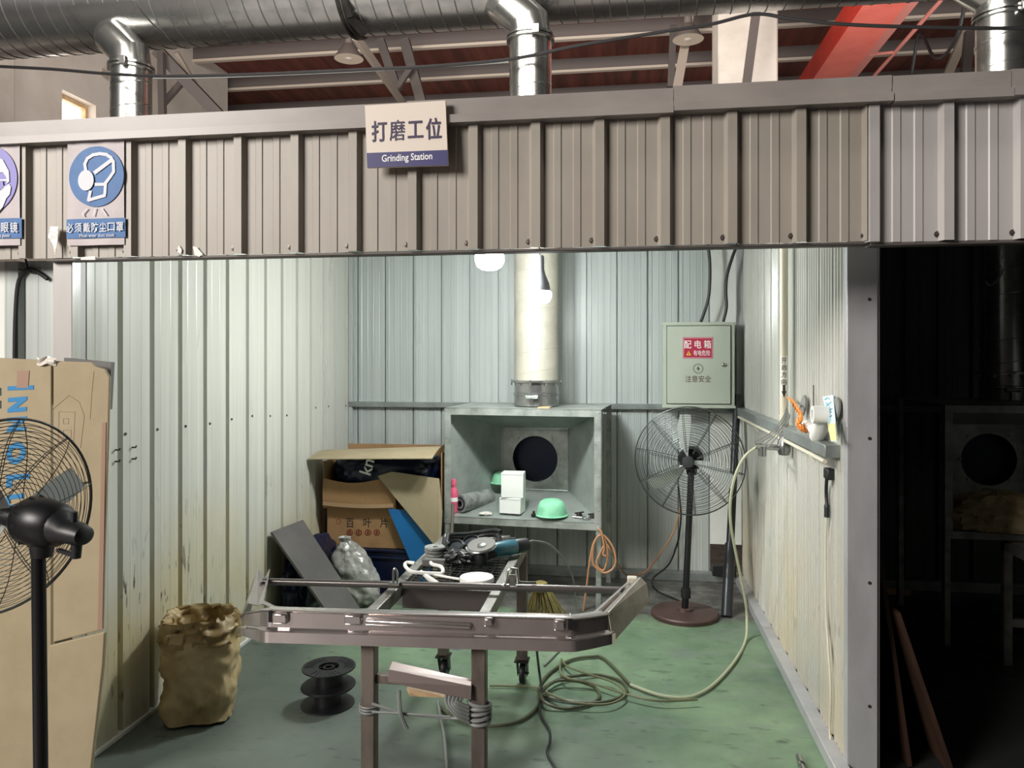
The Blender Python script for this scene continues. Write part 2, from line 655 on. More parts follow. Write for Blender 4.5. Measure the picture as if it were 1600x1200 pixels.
def text(name, body, size, M, m, parent, width=None, bold=0.0, align='CENTER', depth=0.0008, spacing=1.0, shear=0.0):
    """flat lettering; M places its plane (first axis along the line, second axis up)"""
    c = bpy.data.curves.new(name, 'FONT')
    c.body = body
    c.size = size
    c.align_x = align
    c.align_y = 'CENTER'
    c.extrude = depth / 2
    c.offset = bold * size
    c.space_character = spacing
    c.shear = shear
    c.resolution_u = 3
    t = bpy.data.objects.new(name, c)
    COL.objects.link(t)
    dg = bpy.context.evaluated_depsgraph_get()
    me = bpy.data.meshes.new_from_object(t.evaluated_get(dg))
    bpy.data.objects.remove(t)
    bpy.data.curves.remove(c)
    xs = [p.co.x for p in me.vertices] or [0, 1]
    ys = [p.co.y for p in me.vertices] or [0, 1]
    sx = width / (max(xs) - min(xs)) if width else 1.0
    cx, cy = (max(xs) + min(xs)) / 2, (max(ys) + min(ys)) / 2
    inv = WM[parent.name].inverted() @ M
    for p in me.vertices:
        q = Vector(((p.co.x - (cx if align == 'CENTER' else 0)) * sx, p.co.y - cy, p.co.z))
        p.co = inv @ q
    me.name = name
    me.materials.clear()
    me.materials.append(MATS[m])
    o = bpy.data.objects.new(name, me)
    COL.objects.link(o)
    o.parent = parent
    WM[o.name] = WM[parent.name].copy()
    return o


FACE = ((1, 0, 0), (0, 0, 1))      # lettering that faces the hall (towards -Y)


# ------------------------------------------------------------------ the setting: booth shell
RIB_OUT = [(-.026, 0), (-.015, .024), (.015, .024), (.026, 0), (.058, 0), (.062, .0035), (.085, .0035), (.088, 0), (.126, 0), (.130, .0035), (.153, .0035), (.156, 0)]
RIB_IN = [(-.018, 0), (-.012, -.028), (.012, -.028), (.018, 0), (.062, 0), (.066, .0012), (.072, .0012), (.076, 0), (.140, 0), (.144, .0012), (.150, .0012), (.154, 0)]
RIB_BACK = [(-.006, 0), (-.004, -.022), (.004, -.022), (.006, 0), (.014, 0), (.020, .004), (.030, .004), (.036, 0), (.072, 0), (.075, .0018), (.080, .0018), (.083, 0),
            (.118, 0), (.121, .0018), (.126, .0018), (.129, 0), (.164, 0), (.167, .0018), (.172, .0018), (.175, 0)]
RIB_SIDE = [(-.016, 0), (-.010, -.012), (.010, -.012), (.016, 0), (.030, 0), (.036, .0065), (.046, .0065), (.052, 0), (.072, 0), (.078, .0065), (.088, .0065), (.094, 0),
            (.114, 0), (.120, .0065), (.130, .0065), (.136, 0), (.156, 0), (.162, .0065), (.172, .0065), (.178, 0)]


def corrugated(name, m, axis, pos, nsign, s0, s1, z0, z1, first, pitch, prof, th=0.0015, kid=None):
    """ribbed sheet steel standing on a line. axis: the line's direction; nsign: which way its face looks"""
    path = [(s0, 0.0)]
    k = int(math.floor((s0 - first) / pitch)) - 1
    while first + k * pitch < s1 + pitch:
        for ds, d in prof:
            s = first + k * pitch + ds
            if s0 + 1e-4 < s < s1 - 1e-4:
                path.append((s, d))
        k += 1
    path.append((s1, 0.0))

    def P(s, d, z):
        return (s, pos + nsign * d, z) if axis == 'x' else (pos + nsign * d, s, z)
    b = MB()
    n = len(path)
    vs = []
    for z in (z0, z1):
        vs += [P(s, d, z) for s, d in path]
        vs += [P(s, d - th, z) for s, d in path]
    fs = []
    for i in range(n - 1):
        fs.append((i, i + 1, 2 * n + i + 1, 2 * n + i))
        fs.append((n + i + 1, n + i, 3 * n + i, 3 * n + i + 1))
        fs.append((n + i, n + i + 1, i + 1, i))
        fs.append((2 * n + i, 2 * n + i + 1, 3 * n + i + 1, 3 * n + i))
    fs.append((0, 2 * n, 3 * n, n))
    fs.append((n - 1, 2 * n - 1, 4 * n - 1, 3 * n - 1))
    b.add(vs, fs)
    o = b.build(name, m, smooth=0, own_origin=False)
    bm = bmesh.new()
    bm.from_mesh(o.data)
    bmesh.ops.recalc_face_normals(bm, faces=bm.faces)
    bm.to_mesh(o.data)
    bm.free()
    return struct(o)


XL, XR, YB, YF = -2.115, 0.85, 5.75, 2.67
RP = 0.2225
b = MB()
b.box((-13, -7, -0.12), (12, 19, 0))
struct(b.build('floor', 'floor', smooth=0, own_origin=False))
wl = corrugated('wall_left', 'booth_left', 'y', XL, 1, 2.70, YB, 0.0, 2.47, 2.762, RP, RIB_IN)
for sx, sy in ((196, 678), (246, 671), (290, 666), (328, 662), (362, 655), (394, 650), (422, 650), (448, 649), (493, 637), (513, 635), (540, 634)):
    sc_ = MB()
    sc_.lathe([(0, .005), (.006, .004), (.007, 0)], 8, frame(atX(sx, sy, XL + .002), (0, 1, 0), (0, 0, 1)))
    sc_.build('screw', 'screw', wl)
for sx, sy in ((180, 703), (206, 699), (180, 721), (206, 717)):
    sc_ = MB()
    q = atX(sx, sy, XL)
    sc_.tube([q, q + Vector((.018, 0, 0)), q + Vector((.022, 0, .008))], .004, 6)
    sc_.build('wall_hook', 'screw', wl)
wb = corrugated('wall_back', 'booth_back', 'x', YB, -1, XL, 0.62, 0.04, 2.47, -2.053, RP, RIB_BACK)
wr = corrugated('wall_right', 'booth_right', 'y', XR, -1, 3.13, YB, 0.05, 2.47, 3.32, RP, RIB_SIDE)
corrugated('wall_partition', 'booth_shaded', 'y', 0.948, 1, 3.13, YB, 0.05, 2.47, 3.32, RP, RIB_IN)
corrugated('wall_back_dark_booth', 'booth_shaded', 'x', YB, -1, 0.96, 3.6, 0.04, 2.47, 1.05, RP, RIB_IN)
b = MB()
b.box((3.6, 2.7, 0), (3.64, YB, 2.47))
struct(b.build('wall_right_dark_booth', 'booth_shaded', own_origin=False))
b = MB()
b.box((0.62, YB - 0.012, 0.26), (0.842, YB + 0.01, 2.47))
struct(b.build('wall_corner', 'white_board', own_origin=False))
b = MB()
b.box((-3.9, 2.72, 2.472), (3.66, YB + 0.05, 2.50))
struct(b.build('ceiling', 'ceiling_panel', own_origin=False))
# neighbour on the left: a pale ribbed front and a plain white panel
corrugated('wall_neighbour', 'booth_back', 'x', 2.80, -1, -2.50, -2.19, 0.0, 2.0, -2.42, RP, RIB_IN)
b = MB()
b.box((-3.6, 2.80, 0), (-2.50, 2.82, 2.0))
struct(b.build('wall_neighbour_white', 'white_board', own_origin=False))

# posts, rails and channels
b = MB()
b.box((-2.20, 2.70, 0), (-2.118, 2.79, 2.0))
struct(b.build('column_left', 'fascia_pale', bevel=0.003, own_origin=False))
b = MB()
b.box((XR - 0.006, 3.09, 0), (0.955, 3.135, 2.47))
b.box((0.957, 3.10, 0), (0.966, 3.18, 2.47))
po = struct(b.build('column_right', 'post_grey', bevel=0.003, own_origin=False))
sc_ = MB()
for z in (0.28, 0.75, 1.3, 1.83):
    sc_.lathe([(0.0, 0.004), (0.006, 0.003), (0.007, 0)], 8, frame((0.925, 3.09, z), *FACE))
sc_.build('screw', 'screw', po)


def channel(name, lo, hi, m='trim_steel'):
    b = MB()
    b.box(lo, hi)
    return struct(b.build(name, m, bevel=0.003, own_origin=False))


channel('trim_1', (XL, 5.70, 1.235), (0.62, 5.765, 1.275))
channel('trim_2', (0.62, 5.69, 1.215), (0.85, 5.75, 1.255))
# rail on the right wall, in three lengths
for i, (y0, y1) in enumerate(((3.18, 3.40), (3.405, 4.66), (4.665, 5.75))):
    b = MB()
    b.box((0.785, y0, 1.212), (0.85, y1, 1.262 + 0.003 * (i % 2)))
    struct(b.build('trim_%d' % (3 + i), 'trim_steel', bevel=0.003, own_origin=False))
channel('baseboard_back', (XL, 5.67, 0.0), (0.85, 5.745, 0.06))
channel('baseboard_right', (0.79, 3.05, 0.0), (0.848, 5.75, 0.055), 'post_grey')
channel('baseboard_left', (XL - 0.02, 2.72, 0.0), (XL + 0.012, 5.75, 0.02), 'white_board')
channel('baseboard_dark_booth', (0.96, 5.66, 0.0), (3.6, 5.745, 0.07))
channel('trim_6', (0.96, 5.70, 1.235), (3.6, 5.765, 1.275))
channel('trim_7', (0.80, 5.70, 1.26), (0.848, 5.755, 2.47), 'post_grey')
channel('trim_8', (XL + 0.002, 5.705, 0.05), (XL + 0.03, 5.748, 2.47), 'booth_back')
channel('trim_9', (XL, 5.66, 2.42), (0.85, 5.75, 2.47))
channel('trim_10', (0.79, 3.13, 2.40), (0.85, 5.75, 2.47))

# fascia over the booth fronts
FP = 0.2205
wf = corrugated('wall_front', 'fascia_grey', 'x', YF, -1, -3.7, 0.805, 1.99, 2.445, -0.082, FP, RIB_OUT)
wf2 = corrugated('wall_front_pale', 'fascia_pale', 'x', YF, -1, 0.778, 3.7, 1.985, 2.447, 0.808, 0.226, RIB_OUT)
wf2.location.y -= 0.002
for par, first, p, k0, k1, zb in ((wf, -0.082, FP, -12, 4, 2.012), (wf2, 0.808, 0.226, 0, 5, 2.007)):
    for k in range(k0, k1):
        x = first + k * p
        sc_ = MB()
        sc_.lathe([(0, .006), (.005, .005), (.0065, .0015), (.011, .001), (.011, 0)], 8, frame((x - 0.027, YF - 0.001, zb), *FACE))
        sc_.build('screw', 'screw', par)
for i, (x0, x1, dz) in enumerate(((-3.7, -0.76, -.004), (-0.76, 0.164, 0.0), (0.166, 0.858, .006), (0.862, 1.215, .003), (1.217, 3.7, .006))):
    b = MB()
    z0, z1 = 2.433 + dz, 2.515 + dz
    b.prism([(x0, YF - .030, z0 + .018), (x0, YF - .034, z1), (x0, YF + .06, z1 + .004), (x0, YF + .06, z1 - .004), (x0, YF - .026, z1 - .008), (x0, YF - .022, z0 + .018)], (x1 - x0, 0, 0))
    b.box((x0, YF - .052, z0 - .006), (x1, YF - .004, z0 + .022))
    struct(b.build('trim_%d' % (11 + i), 'cap_grey', smooth=0, own_origin=False))
channel('trim_16', (-2.2, YF - .004, 1.978), (0.80, YF + .05, 1.988), 'truss')
channel('trim_17', (0.80, YF - .004, 1.974), (3.7, YF + .05, 1.984), 'truss')

# ------------------------------------------------------------------ the hall behind and above
b = MB()
b.box((-9, 5.9, 6.86), (10, 18, 6.95))
struct(b.build('ceiling_hall', 'roof_plank', smooth=0, own_origin=False))
for i, (y, z) in enumerate(((8.05, 6.65), (9.4, 6.65), (10.7, 6.65), (12.05, 6.65), (13.42, 6.65), (14.85, 6.65), (16.3, 6.65))):
    b = MB()
    b.box((-8.5, y, z + .012), (9.5, y + .06, 6.86))
    b.k = 1
    b.box((-8.5, y - .02, z - .03), (9.5, y + .07, z + .012))
    struct(b.build('roof_beam.%03d' % i if i else 'roof_beam', ['purlin', 'purlin_lip'], smooth=0, own_origin=False))
b = MB()
b.box((-9, 17.6, 0), (10, 17.8, 6.9))
struct(b.build('wall_hall_back', 'hall_wall', own_origin=False))
# left side wall of the hall with its clerestory window
HX = -7.2
w0, w1 = atX(97, 136, HX), atX(150, 165, HX)
wy0, wy1, wz1, wz0 = w0.y, w1.y, w1.z, w1.z - 1.5
b = MB()
b.box((HX - .25, 5.9, 0), (HX, wy0, 6.86))
b.box((HX - .25, wy1, 0), (HX, 13.2, 6.86))
b.box((HX - .25, wy0, wz1), (HX, wy1, 6.86))
b.box((HX - .25, wy0, 0), (HX, wy1, wz0))
struct(b.build('wall_hall_left', 'hall_wall', smooth=0, own_origin=False))
b = MB()
b.box((HX - .22, wy0, wz0), (HX - .20, wy1, wz1))
wn = struct(b.build('window_1', 'window_glow', smooth=0, own_origin=False))
b = MB()
for y0, y1, z0, z1 in ((wy0, wy1, wz1 - .06, wz1), (wy1 - .05, wy1, wz0, wz1 - .06), (wy0, wy1, wz0, wz0 + .05)):
    b.box((HX - .19, y0, z0), (HX - .12, y1, z1))
b.build('window_frame', 'wood_light', wn, smooth=0)
b = MB()
b.box((-7.2, 6.9, 0), (-6.7, 7.66, 6.86))
struct(b.build('column_hall_left', 'column_pale', bevel=.02, own_origin=False))
b = MB()
b.box((1.06, 9.0, 0), (1.72, 9.6, 6.86))
struct(b.build('column_hall_middle', 'column_pale', bevel=.02, own_origin=False))
# roof truss members
for i, (a, c, w, m) in enumerate((
        (atY(556, 58, 9.2), atY(640, 176, 12.4), .09, 'truss_light'), (atY(594, 62, 11.5), atY(622, 142, 11.5), .13, 'truss'),
        (atY(632, 62, 11.6), atY(662, 172, 11.6), .15, 'truss'), (atY(646, 100, 11.4), atY(618, 142, 11.4), .08, 'truss'),
        (atY(1080, 15, 11.5), atY(1070, 60, 11.5), .12, 'truss_light'), (atY(1072, 60, 11.4), atY(1058, 138, 11.4), .13, 'truss_light'),
        (atY(1052, 40, 11.8), atY(1048, 136, 11.8), .10, 'truss'),
        (atY(1186, -15, 8.6), atY(1166, 135, 8.6), .09, 'truss'), (atY(245, 78, 10.0), atY(352, 190, 10.4), .16, 'truss'),
        (atY(252, 82, 9.9), atY(254, 182, 9.9), .09, 'truss'), (atY(292, 120, 10.2), atY(252, 165, 10.1), .08, 'truss'),
        (atY(1512, 45, 12.0), atY(1478, 122, 12.0), .12, 'truss_light'), (atY(1515, 50, 11.9), atY(1508, 120, 11.9), .12, 'truss'),
        (atY(90, 78, 9.8), atY(170, 118, 9.8), .09, 'truss_light'), (atY(275, 82, 10.2), atY(330, 175, 10.8), .07, 'truss_light'))):
    b = MB()
    b.bar(a, c, w, w * .8, (0, -1, 0))
    struct(b.build('truss_beam.%03d' % i if i else 'truss_beam', m, smooth=0, own_origin=False))

# ------------------------------------------------------------------ ducts
DY, DR = 5.45, 0.36
DZ = atY(780, 37, DY).z + DR


def spiral(b, c0, axis, r, length, pitch, rr=0.004, seg=20, ref=None):
    """raised helical lock seam of spiral duct"""
    axis = Vector(axis).normalized()
    u = axis.cross(Vector((0, 0, 1)) if abs(axis.z) < .9 else Vector((0, 1, 0))).normalized()
    w = axis.cross(u)
    n = int(length / pitch * seg)
    pts = [Vector(c0) + axis * (length * i / n) + (u * math.cos(2 * PI * i / seg) + w * math.sin(2 * PI * i / seg)) * r for i in range(n + 1)]
    b.tube(pts, rr, 4)


md = thing('ventilation_duct', 'large horizontal spiral ventilation duct high above the booths', 'duct', (0, DY, DZ))
b = MB()
b.cyl((-8.5, DY, DZ), (4.5, DY, DZ), DR, seg=64)
b.build('duct_body', 'galv', md)
b = MB()
spiral(b, (-8.5, DY, DZ), (1, 0, 0), DR + .001, 13.0, 0.118, .005, 40)
b.build('spiral_seam', 'seam', md)
xb = atY(524, 30, DY - DR).x
b = MB()
for dx in (-.02, .02):
    b.tube([(xb + dx, DY + (DR + .012) * math.cos(a), DZ + (DR + .012) * math.sin(a)) for a in [2 * PI * k / 48 for k in range(48)]], .014, 6, closed=True)
b.build('joint_band', 'dark_steel', md)
b = MB()
b.bar((xb + .05, DY - .2, DZ - DR + .02), (xb + .12, DY - .1, DZ - DR - .06), .05, .03)
b.bar((xb + .02, DY - .3, DZ - DR + .16), (xb + .06, DY - .22, DZ - DR + .02), .05, .02)
b.build('hanger_bracket', 'dark_steel', md)
xs0 = atY(160, 55, DY - .3).x
b = MB()
b.sheet(lambda u, v: (xs0 - .27 + .54 * u + .16 * v, DY - (DR + .006) * math.sin(.05 + 1.05 * (1 - v)), DZ - (DR + .006) * math.cos(.05 + 1.05 * (1 - v))), 4, 12, .004)
b.build('saddle_plate', 'galv', md)


def drop_duct(px, y_ring, label, r, zbot, m_low='galv_bright'):
    X = atY(px, y_ring, 5.25).x
    zr = atY(px, y_ring, 5.25).z
    t = thing('drop_duct', label, 'duct', (X, 5.25, zbot), 0, 'drop ducts to the hoods')
    b = MB()
    b.cyl((X, 5.25, zbot), (X, 5.25, zr), r, seg=40)
    spiral(b, (X, 5.25, zbot + .05), (0, 0, 1), r, zr - zbot - .1, .17, .003, 32)
    b.build('pipe', m_low, t)
    b = MB()
    # mitred elbow leaning back to the left, into the big duct
    k = 40
    def ring(c, n, up):
        n = Vector(n).normalized()
        u = Vector((0, -1, 0))
        w = n.cross(u).normalized()
        # project the pipe's round onto the mitre plane
        return [Vector(c) + u * (r * 1.005) * math.cos(2 * PI * i / k) + w * (r * 1.005) * math.sin(2 * PI * i / k) for i in range(k)]
    c0 = Vector((X, 5.25, zr + .01))
    c1 = Vector((X - .015, 5.25, zr + .12))
    c2 = Vector((X - .16, 5.265, zr + .26))
    c3 = Vector((X - .33, 5.47, zr + .46))
    b.rings([ring(c0, (0, 0, 1), 0), ring(c1, (-.38, 0, .92), 0), ring(c2, (-.7, 0, .72), 0), ring(c3, (-.6, .3, .7), 0)])
    b.build('elbow', 'galv_bright', t, smooth=25)
    b = MB()
    for dz in (-.012, .014):
        b.lathe([(r, -.009), (r + .02, -.007), (r + .02, .007), (r, .009)], 40, Matrix.Translation((X, 5.25, zr + dz)), closed=True)
    b.build('clamp_ring', 'galv_bright', t)
    b = MB()
    b.box((X + r * .2, 5.25 - r - .045, zr - .03), (X + r * .2 + .05, 5.25 - r - .005, zr + .03))
    b.build('latch', 'galv', t, bevel=.004)
    return X


drop_duct(829, 62, 'bright steel drop duct with elbow above the grinding station sign', .145, 2.505)
drop_duct(205, 108, 'bright steel drop duct with elbow beside the bright hall window', .142, 2.505)
drop_duct(1566, 28, 'bright steel drop duct with elbow beside the red crane girder', .15, 2.505)


def hood_duct(X, Y, r, z0, z1, label, m, dark=False):
    t = thing('hood_duct', label, 'duct', (X, Y, z0), 0, 'ducts standing on the hoods')
    b = MB()
    b.cyl((X, Y, z0 + .15), (X, Y, z1), r, seg=48)
    spiral(b, (X, Y, z0 + .2), (0, 0, 1), r, z1 - z0 - .22, .14, .0025, 32)
    b.build('pipe', m, t)
    b = MB()
    b.lathe([(r, 0), (r + .004, .0), (r + .004, .07), (r + .01, .075), (r + .01, .085), (r + .002, .09), (r, .155)], 48, Matrix.Translation((X, Y, z0)))
    b.build('collar', 'galv', t)
    b = MB()
    b.lathe([(r, -.012), (r + .026, -.009), (r + .026, .004), (r, .008)], 48, Matrix.Translation((X, Y, z0 + .17)), closed=True)
    for k in range(10):
        a = 2 * PI * k / 10 + .2
        b.cyl((X + (r + .02) * math.cos(a), Y + (r + .02) * math.sin(a), z0 + .14), (X + (r + .02) * math.cos(a), Y + (r + .02) * math.sin(a), z0 + .18), .005, seg=6)
    b.build('flange_ring', 'galv', t)
    b = MB()
    b.box((X - .02, Y - r - .03, z0 + .005), (X + .0, Y - r - .004, z0 + .07))
    b.cyl((X - .05, Y - r - .02, z0 + .065), (X + .03, Y - r - .02, z0 + .065), .014, seg=10)
    b.build('latch', 'galv_bright', t)


hx = atY(838, 560, 5.30)
hood_duct(hx.x, 5.30, .152, 1.284, 2.47, 'pale spiral duct standing on the lit hood behind the lower bulb', 'duct_dull')
hx2 = atY(1567, 560, 5.15)
hood_duct(hx2.x, 5.15, .125, 1.352, 2.47, 'shiny spiral duct standing on the hood in the dark booth', 'galv_bright')


# ------------------------------------------------------------------ exhaust hoods
def hood(M, W, zt, zb, D, hole_dx, label):
    t = thing('exhaust_hood', label, 'exhaust hood', M=M, group='grinding dust hoods')
    fw = .046
    iw = W / 2
    bx, bw, bz0, bz1 = hole_dx, .245, (zt + zb) / 2 - .235, (zt + zb) / 2 + .215
    Hd = D - .10
    b = MB()      # angle iron frame with mitred corners
    for s in (-1, 1):
        b.prism([(s * iw, 0, zb), (s * iw, 0, zt), (s * (iw - fw), 0, zt - fw), (s * (iw - fw), 0, zb + fw)], (0, .004, 0))
        b.box((min(s * iw, s * (iw - .004)), 0, zb), (max(s * iw, s * (iw - .004)), .045, zt))
    b.prism([(-iw, 0, zt), (iw, 0, zt), (iw - fw, 0, zt - fw), (-iw + fw, 0, zt - fw)], (0, .004, 0))
    b.prism([(-iw, 0, zb), (iw, 0, zb), (iw - fw, 0, zb + fw), (-iw + fw, 0, zb + fw)], (0, .004, 0))
    b.box((-iw, 0, zb + fw - .004), (iw, .05, zb + fw))
    b.box((-iw, 0, zt - .004), (iw, .05, zt))
    for s in (-1, 1):
        for z in (zb + .02, zb + .13, zb + .35, zt - .2, zt - .02):
            b.lathe([(0, .004), (.005, .003), (.006, 0)], 8, frame((s * (iw - .02), 0, z), *FACE))
    b.build('front_frame', 'hood_frame', t, local=True, smooth=0)
    # four sloping sheets between the frame and the back plate, each with thickness
    a = .004
    o0 = [(-iw + a, .005, zb + fw), (iw - a, .005, zb + fw), (iw - a, .005, zt - .006), (-iw + a, .005, zt - .006)]
    o1 = [(bx - bw, Hd, bz0), (bx + bw, Hd, bz0), (bx + bw, Hd, bz1), (bx - bw, Hd, bz1)]
    for nm, i, j, off in (('floor_sheet', 0, 1, (0, 0, -.004)), ('side_sheet', 1, 2, (.004, 0, 0)), ('top_sheet', 2, 3, (0, 0, .003)), ('side_sheet', 3, 0, (-.004, 0, 0))):
        b = MB()
        b.prism([o0[i], o0[j], o1[j], o1[i]], off)
        # folded seam along the joint
        b.tube([o0[j], o1[j]], .004, 6)
        b.build(nm, 'hood_steel', t, local=True, smooth=0)
    # back plate with the round intake
    b = MB()
    hr, hz = .166, (zt + zb) / 2 - .012
    n = 64
    vs, fs = [], []
    for y in (Hd, Hd + .004):
        for k in range(n):
            an = 2 * PI * k / n
            vs.append((bx + hr * math.cos(an), y, hz + hr * math.sin(an)))
        for k in range(n):
            an = 2 * PI * k / n
            c, s = math.cos(an), math.sin(an)
            q = 1 / max(abs(c), abs(s))
            vs.append((bx + bw * c * q, y, (bz1 if s > 0 else bz0) if abs(s) * q >= .999 else hz + (bz1 - hz if s > 0 else hz - bz0) * s * q))
    for k in range(n):
        k2 = (k + 1) % n
        fs.append((k, k2, n + k2, n + k))
        fs.append((2 * n + k2, 2 * n + k, 3 * n + k, 3 * n + k2))
        fs.append((k2, k, 2 * n + k, 2 * n + k2))
    b.add(vs, fs)
    for sx, sz in ((-.75, .9), (.75, .9), (.75, -.78), (-.75, -.78), (1.08, .02), (-1.04, 0)):
        b.cyl((bx + hr * sx, Hd - .012, hz + hr * sz), (bx + hr * sx, Hd, hz + hr * sz), .008, seg=8)
    for p, q in ((o1[0], o1[1]), (o1[1], o1[2]), (o1[2], o1[3]), (o1[3], o1[0])):
        b.tube([Vector(p) + Vector((0, -.004, 0)), Vector(q) + Vector((0, -.004, 0))], .006, 6)
    b.build('back_plate', 'hood_frame', t, local=True)
    b = MB()
    b.lathe([(0, .085), (hr, .085), (hr, 0), (hr + .004, 0), (hr + .004, .089), (0, .089)], 48, Matrix.Translation((bx, Hd + .002, hz)) @ Matrix.Rotation(-PI / 2, 4, 'X'))
    b.build('intake_pipe', 'hood_dark_inside', t, local=True)
    b = MB()
    b.box((-iw + .005, .05, zt - .003), (iw - .005, D, zt))
    b.build('roof_plate', 'hood_frame', t, local=True)
    for sx, y in ((-1, .025), (1, .025), (-1, D - .03), (1, D - .03)):
        b = MB()
        x0, x1 = sorted((sx * (iw - .001), sx * (iw - .036)))
        y0 = y - .018
        top = zb + .02 if y < .1 else zt - .003
        b.box((x0, y0, 0), (x1, y0 + .004, top))
        xa, xc = (x0, x0 + .004) if sx < 0 else (x1 - .004, x1)
        b.box((xa, y0, 0), (xc, y0 + .036, top))
        b.build('leg', 'hood_frame', t, local=True, smooth=0)
    return t


MH = Matrix.Translation((-.669, 4.99, 0)) @ Matrix.Rotation(math.radians(-5.0), 4, 'Z')
hood(MH, 1.055, 1.278, .505, .66, -.02, 'grey steel exhaust hood lit by the bulbs, with white boxes inside')
MH2 = Matrix.Translation((2.30, 4.60, 0))
hood(MH2, 1.055, 1.350, .600, .78, 0, 'steel exhaust hood standing in the unlit booth behind the grey post')


# ------------------------------------------------------------------ crane, hall lamps and cables
t = thing('crane_girder', 'red overhead crane girder crossing under the hall roof', 'crane', (2.9, 9, 5.5))
b = MB()
b.box((2.62, 5.9, 5.5), (3.02, 17.0, 5.86))
b.build('box_beam', 'crane_red', t, smooth=0, bevel=.004)
b = MB()
b.box((2.60, 5.9, 5.485), (3.06, 17.0, 5.5))
b.build('bottom_flange', 'crane_red_lit', t, smooth=0)
b = MB()
b.box((3.02, 5.9, 5.50), (3.18, 17.0, 5.512))
b.build('side_flange', 'crane_pink', t, smooth=0)
b = MB()
b.tube([(3.42, 5.9, 5.52), (3.42, 17, 5.52)], .025, 8)
for y in (7.2, 8.8, 10.4, 12.0):
    b.bar((3.1, y, 5.51), (3.42, y, 5.52), .03, .03)
b.build('cable_rail', 'crane_pink', t)
b = MB()
pts = []
for i in range(4):
    y0 = 7.0 + i * 1.4
    pts += [(3.5, y0, 5.5), (3.52, y0 + .35, 5.1), (3.52, y0 + .7, 4.98), (3.52, y0 + 1.05, 5.1)]
b.tube(spline(pts, 6), .02, 6)
b.build('festoon_cable', 'cable_black', t)


def hall_lamp(p, label):
    t = thing('hanging_lamp', label, 'lamp', p, 0, 'hanging hall lamps')
    b = MB()
    M = Matrix.Translation(p)
    b.lathe([(.05, .34), (.06, .22), (.09, .20), (.22, .0), (.215, .0), (.085, .195), (.05, .2)], 40, M)
    b.build('shade', ['lamp_shade_grey'], t)
    b = MB()
    b.lathe([(.214, .002), (.08, .192), (.0, .195)], 40, M)
    b.build('reflector', 'lamp_inside', t)
    b = MB()
    b.lathe([(.0, -.01), (.05, .0), (.075, .05), (.06, .12), (.03, .18)], 24, M)
    b.build('globe', 'lamp_glass', t)
    b = MB()
    b.cyl((p[0], p[1], p[2] + .33), (p[0], p[1], 6.865), .012, seg=8)
    b.build('rod', 'dark_steel', t)


hall_lamp(atY(545, 92, 11.0), 'dark conical hall lamp hanging left of the sign, high up')
hall_lamp(atY(1075, 62, 11.0), 'pale conical hall lamp hanging beside the concrete column')

b = MB()
b.tube(spline([atY(-40, 102, 5.0), atY(80, 108, 5.0), atY(165, 115, 5.0), atY(260, 119, 5.0), atY(400, 116, 5.02), atY(560, 109, 5.05), atY(680, 103, 5.05), atY(800, 92, 5.05),
               atY(900, 72, 5.0), atY(1020, 52, 5.0), atY(1110, 38, 5.0), atY(1180, 22, 5.0), atY(1240, 30, 5.0), atY(1320, 38, 5.0), atY(1420, 42, 5.0), atY(1530, 44, 5.0), atY(1640, 44, 5.0)], 8), .011, 6)
tag(b.build('cable', 'cable_black'), 'black cable strung across the hall past the drop ducts', 'cable')
b = MB()
b.tube(spline([atY(240, 122, 5.1), atY(330, 121, 5.1), atY(480, 115, 5.12), atY(640, 107, 5.12), atY(795, 97, 5.1)], 8), .007, 6)
tag(b.build('cable', 'cable_grey'), 'thin grey cable strung just under the black one between two drop ducts', 'cable')


